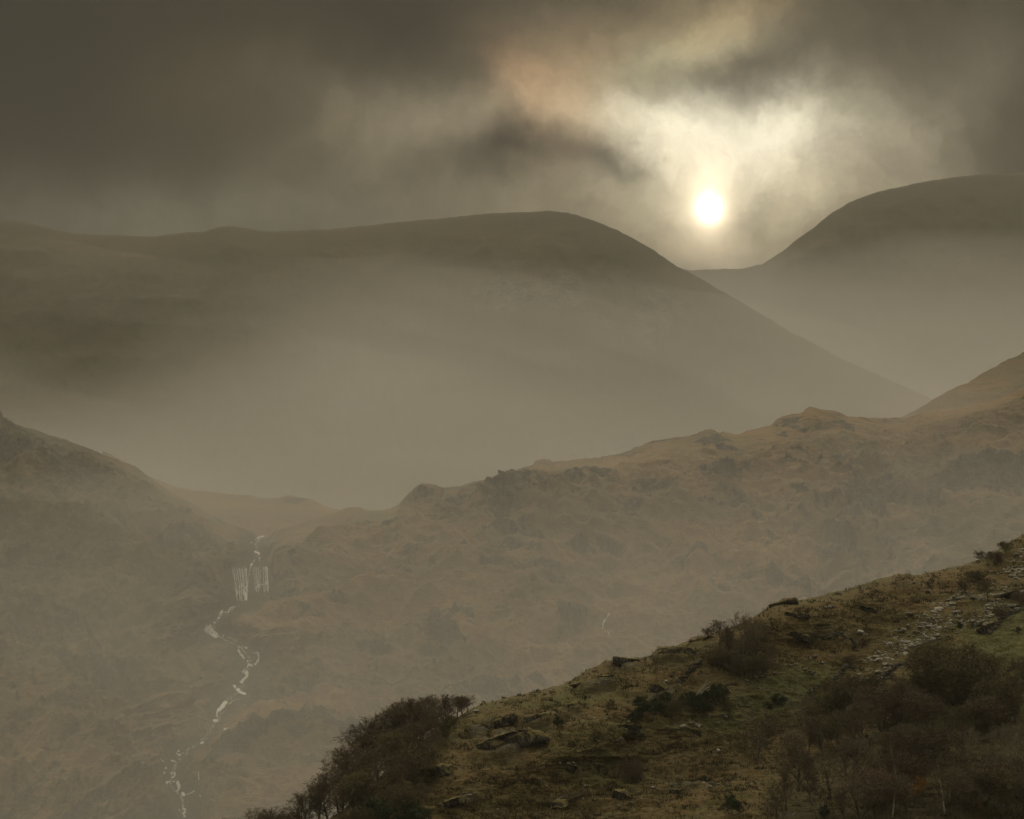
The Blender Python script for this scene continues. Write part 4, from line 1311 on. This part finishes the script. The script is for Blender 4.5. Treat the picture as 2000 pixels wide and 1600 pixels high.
# solitary trees
plant('broad', 1478, 1496, 112, "big round bare tree standing at the left front of the right wood", wide=1.15)
plant('pale', 1566, 1432, 70, "pale fan-shaped leafless tree behind the big round tree", wide=1.2)
plant('dead', 1624, 1568, 108, "gaunt dark bare tree with crooked limbs near the bottom", wide=1.1)
plant('thorn', 1912, 1102, 27, "tiny windswept thorn tree alone on the right skyline")
plant('russet', 1945, 1106, 30, "dark bush on the skyline just right of the lone thorn", wide=1.4)
plant('olive', 1966, 1090, 24, "low bush near the top right corner of the near hill", wide=1.3)
plant('thorn', 1888, 1168, 36, "small bare tree with a clear trunk at the top of the scree", wide=1.2)
plant('thorn', 1930, 1182, 44, "taller bare thorn standing in the upper scree", wide=1.3)
plant('olive', 1906, 1142, 26, "dark scrub between the two scree trees and the skyline", wide=1.6)
plant('ever', 1874, 1232, 18, "small dark bush above the big round bush, left one of two")
plant('ever', 1914, 1230, 14, "small dark bush above the big round bush, right one of two", wide=1.3)
plant('ever', 1990, 1238, 14, "tiny dark bush in the pasture near the right edge")
plant('russet', 1992, 1190, 36, "dark bush beside the crag at the right edge")
plant('russet', 1958, 1222, 34, "brown bush leaning over the upper stone wall", wide=1.0)
plant('olive', 2004, 1330, 70, "dark bush cut by the right edge beside the pasture")
plant('olive', 1662, 1300, 28, "dark bush at the top of the ruined wall", wide=1.1)
plant('ever', 1522, 1380, 26, "rounded dark shrub on the green pasture edge", wide=1.5)
plant('ever', 1500, 1386, 16, "smaller dark shrub beside the rounded one", wide=1.5)
plant('ever', 1580, 1372, 16, "low dark shrub at the lower end of the ruined wall", wide=1.7)
plant('thorn', 1586, 1320, 12, "tiny shrub in the middle of the green pasture", wide=1.8)
plant('olive', 1690, 1262, 14, "low grey shrub in the brown grass above the ruined wall", wide=1.8)

GB = "olive-brown bushes of the big round thicket"
rows(['olive', 'olive', 'broad'], [(1812, 1360, 84), (1838, 1384, 124), (1868, 1392, 140), (1898, 1392, 120), (1920, 1372, 90), (1850, 1350, 90), (1884, 1360, 100), (1800, 1390, 70)],
     "olive-brown bare bush", "of the big round thicket below the scree", GB)

GR = "bare trees of the right wood"
rows(['olive', 'russet'], [(1632, 1420, 74), (1654, 1412, 76), (1676, 1400, 60), (1700, 1396, 56), (1640, 1388, 46)], "dull purple-brown bush", "on the upper left edge of the right wood", GR)
rows(['russet', 'birch'], [(1726, 1440, 88), (1750, 1444, 100), (1776, 1446, 96), (1800, 1442, 80), (1764, 1420, 72)], "russet bare tree", "below the foot of the scree", GR)
rows(['birch', 'broad', 'olive'], [(1580, 1486, 80), (1608, 1478, 78), (1636, 1470, 78), (1664, 1470, 84), (1692, 1474, 92)], "bare brown tree", "behind the gaunt dark tree", GR)
rows(['broad', 'birch'], [(1560, 1556, 110), (1590, 1590, 100), (1540, 1600, 84), (1515, 1612, 60)], "dark bare tree", "at the lower left corner of the right wood", GR)
rows(['birch', 'broad', 'dead'], [(1668, 1552, 110), (1696, 1540, 104), (1650, 1520, 80), (1720, 1516, 84)], "thin bare tree", "between the gaunt tree and the orange tree", GR)
plant('orange', 1802, 1576, 56, "small tree still holding orange leaves low in the right wood", GR, wide=1.1)
plant('orange', 1900, 1604, 34, "low orange-leaved sapling at the bottom edge", GR)
plant('palebirch', 1838, 1606, 120, "slim white-stemmed birch just right of the orange tree", GR)
plant('palebirch', 1852, 1566, 96, "shorter white-stemmed birch behind the slim one", GR)
rows(['birch', 'broad', 'russet', 'birch'], [(1750, 1506, 80), (1780, 1500, 90), (1812, 1494, 84), (1846, 1486, 80), (1880, 1480, 76)], "bare brown tree", "in the middle of the right wood", GR)
rows(['pale'], [(1886, 1478, 62), (1944, 1516, 74), (1990, 1532, 90), (1960, 1478, 70), (1988, 1470, 70)], "pale-twigged leafless bush", "in the right part of the right wood", GR)
rows(['olive', 'birch', 'russet'], [(1908, 1424, 60), (1936, 1432, 70), (1964, 1420, 90), (1988, 1430, 100), (1876, 1436, 52)], "bare brown bush", "under the pasture at the right edge", GR)
rows(['birch', 'dead', 'russet', 'palebirch'], [(1680, 1612, 90), (1710, 1606, 92), (1740, 1612, 90), (1770, 1616, 70), (1822, 1622, 84), (1650, 1622, 70)], "dark bare tree", "at the bottom edge round the orange tree", GR)
rows(['broad', 'russet', 'olive', 'birch'], [(1870, 1612, 90), (1905, 1600, 96), (1936, 1606, 100), (1968, 1600, 96), (1996, 1612, 100), (2020, 1570, 90)], "very dark bare tree", "in the bottom right corner", GR)
rows(['birch', 'dead', 'russet'], [(1740, 1560, 90), (1772, 1556, 84), (1880, 1548, 84), (1912, 1546, 86), (1715, 1572, 80)], "dark bare tree", "in the lower middle of the right wood", GR)
rows(['ever'], [(1965, 1500, 30), (1930, 1572, 36), (1976, 1556, 40), (1700, 1590, 30), (1610, 1606, 24)], "dark evergreen bush", "low among the bare trees of the right wood", GR)

# fallen boughs
T_ = TB()
b0 = near.pt(1366, 1354)[0] + np.array([0, -0.8, 0.6])
k_ = b0[1] / F
for (du, dv) in [(26, -26), (30, -18), (22, -30), (34, -12), (30, 10), (36, 16), (18, -22), (28, -4), (24, 22)]:
    e = np.array([du * k_, random.uniform(-.8, .3), -dv * k_])
    pts = [b0 + e * t + np.array([0, 0, .25 * math.sin(t * 3) * (1 if dv > 0 else .4)]) for t in np.linspace(0, 1, 6)]
    T_.tube(np.array(pts), np.linspace(.09, .02, 6), 5)
o = mesh_obj("fallen_bough", np.concatenate(T_.v), quads=np.concatenate(T_.q), mat=M_palebark)
tag(o, "fan of pale fallen boughs lying among the dark evergreen bushes", "fallen branches")

# ------------------------------------------------------------------ air: thin haze everywhere, a bank of mist lying in the valley
def volume_mat(name, color, density, aniso):
    m = bpy.data.materials.new(name)
    m.use_nodes = True
    t = m.node_tree
    t.nodes.remove(t.nodes['Principled BSDF'])
    pv = t.nodes.new('ShaderNodeVolumePrincipled')
    pv.inputs['Color'].default_value = (*color, 1)
    pv.inputs['Density'].default_value = density
    pv.inputs['Anisotropy'].default_value = aniso
    t.links.new(pv.outputs[0], t.nodes['Material Output'].inputs['Volume'])
    return m


def box(name, a, b, mat):
    c = [(x, y, z) for x in (a[0], b[0]) for y in (a[1], b[1]) for z in (a[2], b[2])]
    q = [(0, 1, 3, 2), (4, 6, 7, 5), (0, 4, 5, 1), (2, 3, 7, 6), (0, 2, 6, 4), (1, 5, 7, 3)]
    return mesh_obj(name, c, quads=q, mat=mat, smooth=False)


hz = box("haze", (-2400, -1000, -1.6), (2400, 4400, 860), volume_mat("haze_air", (0.96, 0.95, 0.93), 0.000045, 0.2))
tag(hz, kind="stuff")

# mist bank: its upper surface climbs with distance, so that the foot of the far ridge drowns and its crest stands clear
Vm = np.linspace(400, 1700, 90)
Um = np.linspace(-600, 2600, 64)
VM, UM = np.meshgrid(Vm, Um, indexing='ij')
shift = 250 * smooth(820, -120, UM) * smooth(1040, 760, VM)
pn = np.stack([UM / 380, VM / 150, UM * 0], -1)
shift = shift + 45 * fbm(pn, 1.0, 2, 0.5, 77) * smooth(1040, 760, VM)
VS = VM - shift
front0 = 2400 + 0.60 * (1050 - VM)                      # about where the far face stands
T = np.interp(VS, [425, 460, 500, 550, 600, 650, 700, 800, 900, 1000, 1060, 1265, 1500, 1700],
              [0, 14, 60, 160, 295, 450, 610, 890, 1110, 1250, 1300, 1360, 1385, 1400])
wr = smooth(1150, 1550, UM)
extra = 60 + 440 * smooth(430, 640, VS)
xf, yf, zf = at(UM, VM, np.maximum(front0 - T, 600))
xb, yb, zb = at(UM, VM, np.where(T < 0.5, front0 + 0.8, front0 + extra * smooth(0, 60, T)) + 0.8)
frontS = np.stack([xf, yf, np.maximum(zf, -1.0)], -1)
backS = np.stack([xb, yb, np.maximum(zb, -1.1)], -1)
nr, nc = VM.shape
vv = np.concatenate([frontS.reshape(-1, 3), backS.reshape(-1, 3)])
qt = grid_faces(nr, nc)
qb = grid_faces(nr, nc)[:, ::-1] + nr * nc
idx = np.arange(nr * nc).reshape(nr, nc)
per = list(idx[0, :]) + list(idx[1:, -1]) + list(idx[-1, -2::-1]) + list(idx[-2:0:-1, 0])
qs = [(per[i], per[(i + 1) % len(per)], per[(i + 1) % len(per)] + nr * nc, per[i] + nr * nc) for i in range(len(per))]
ms = mesh_obj("mist", vv, quads=np.concatenate([qt, qb, np.array(qs)]), mat=volume_mat("mist_air", (0.96, 0.95, 0.93), 0.00075, 0.1))
import bmesh
bm_ = bmesh.new()
bm_.from_mesh(ms.data)
bmesh.ops.recalc_face_normals(bm_, faces=bm_.faces)
bm_.to_mesh(ms.data)
bm_.free()
tag(ms, kind="stuff")

# loose wisps: lens-shaped banks whose thickness fades to nothing at the rim
for i, (u_, v_, Y_, ru, rv, th_, dens) in enumerate([
        (760, 640, 2050, 260, 120, 420, 0.00035), (760, 800, 1950, 330, 110, 380, 0.00050), (1000, 620, 2100, 260, 70, 300, 0.00035), 
        (1500, 700, 2150, 300, 80, 380, 0.00055), (1330, 1190, 900, 300, 70, 240, 0.00028), (120, 1230, 950, 240, 110, 240, 0.00040),
        (620, 1330, 850, 260, 80, 220, 0.00022), (250, 560, 2200, 260, 60, 260, 0.00030), (60, 870, 1150, 340, 130, 340, 0.00075), (1850, 860, 1250, 300, 90, 240, 0.00035)]):
    nr_, na = 16, 40
    rr_ = np.linspace(0, 2.1, nr_)
    aa = np.linspace(0, 2 * math.pi, na, endpoint=False)
    RR, AA = np.meshgrid(rr_, aa, indexing='ij')
    wob = 1 + 0.22 * np.sin(2 * AA + i) + 0.14 * np.sin(3 * AA + 2 * i) + 0.08 * np.sin(5 * AA + i * 3)
    th2 = th_ * np.exp(-RR ** 2 * 1.1) + 0.4
    k0 = Y_ / F
    cx_, cy_, cz_ = at(u_, v_, Y_)
    X_ = cx_ + RR * np.cos(AA) * ru * k0 * wob
    Z_ = cz_ + RR * np.sin(AA) * rv * k0 * wob - RR * np.cos(AA) * 0.18 * ru * k0
    Z_ = np.maximum(Z_, 0.5)
    f1_ = np.stack([X_, cy_ - th2 / 2, Z_], -1).reshape(-1, 3)
    f2_ = np.stack([X_, cy_ + th2 / 2, Z_], -1).reshape(-1, 3)
    ii = np.arange(nr_ * na).reshape(nr_, na)
    jj = np.roll(ii, -1, 1)
    qa = np.stack([ii[:-1], ii[1:], jj[1:], jj[:-1]], -1).reshape(-1, 4)
    rim = np.stack([ii[-1], jj[-1], jj[-1] + nr_ * na, ii[-1] + nr_ * na], -1)
    wsp = mesh_obj("mist", np.concatenate([f1_, f2_]), quads=np.concatenate([qa, qa[:, ::-1] + nr_ * na, rim]), mat=volume_mat("wisp_air", (0.96, 0.95, 0.93), dens, 0.1))
    bm_ = bmesh.new()
    bm_.from_mesh(wsp.data)
    bmesh.ops.remove_doubles(bm_, verts=bm_.verts, dist=0.001)
    bmesh.ops.recalc_face_normals(bm_, faces=bm_.faces)
    bm_.to_mesh(wsp.data)
    bm_.free()
    tag(wsp, kind="stuff")
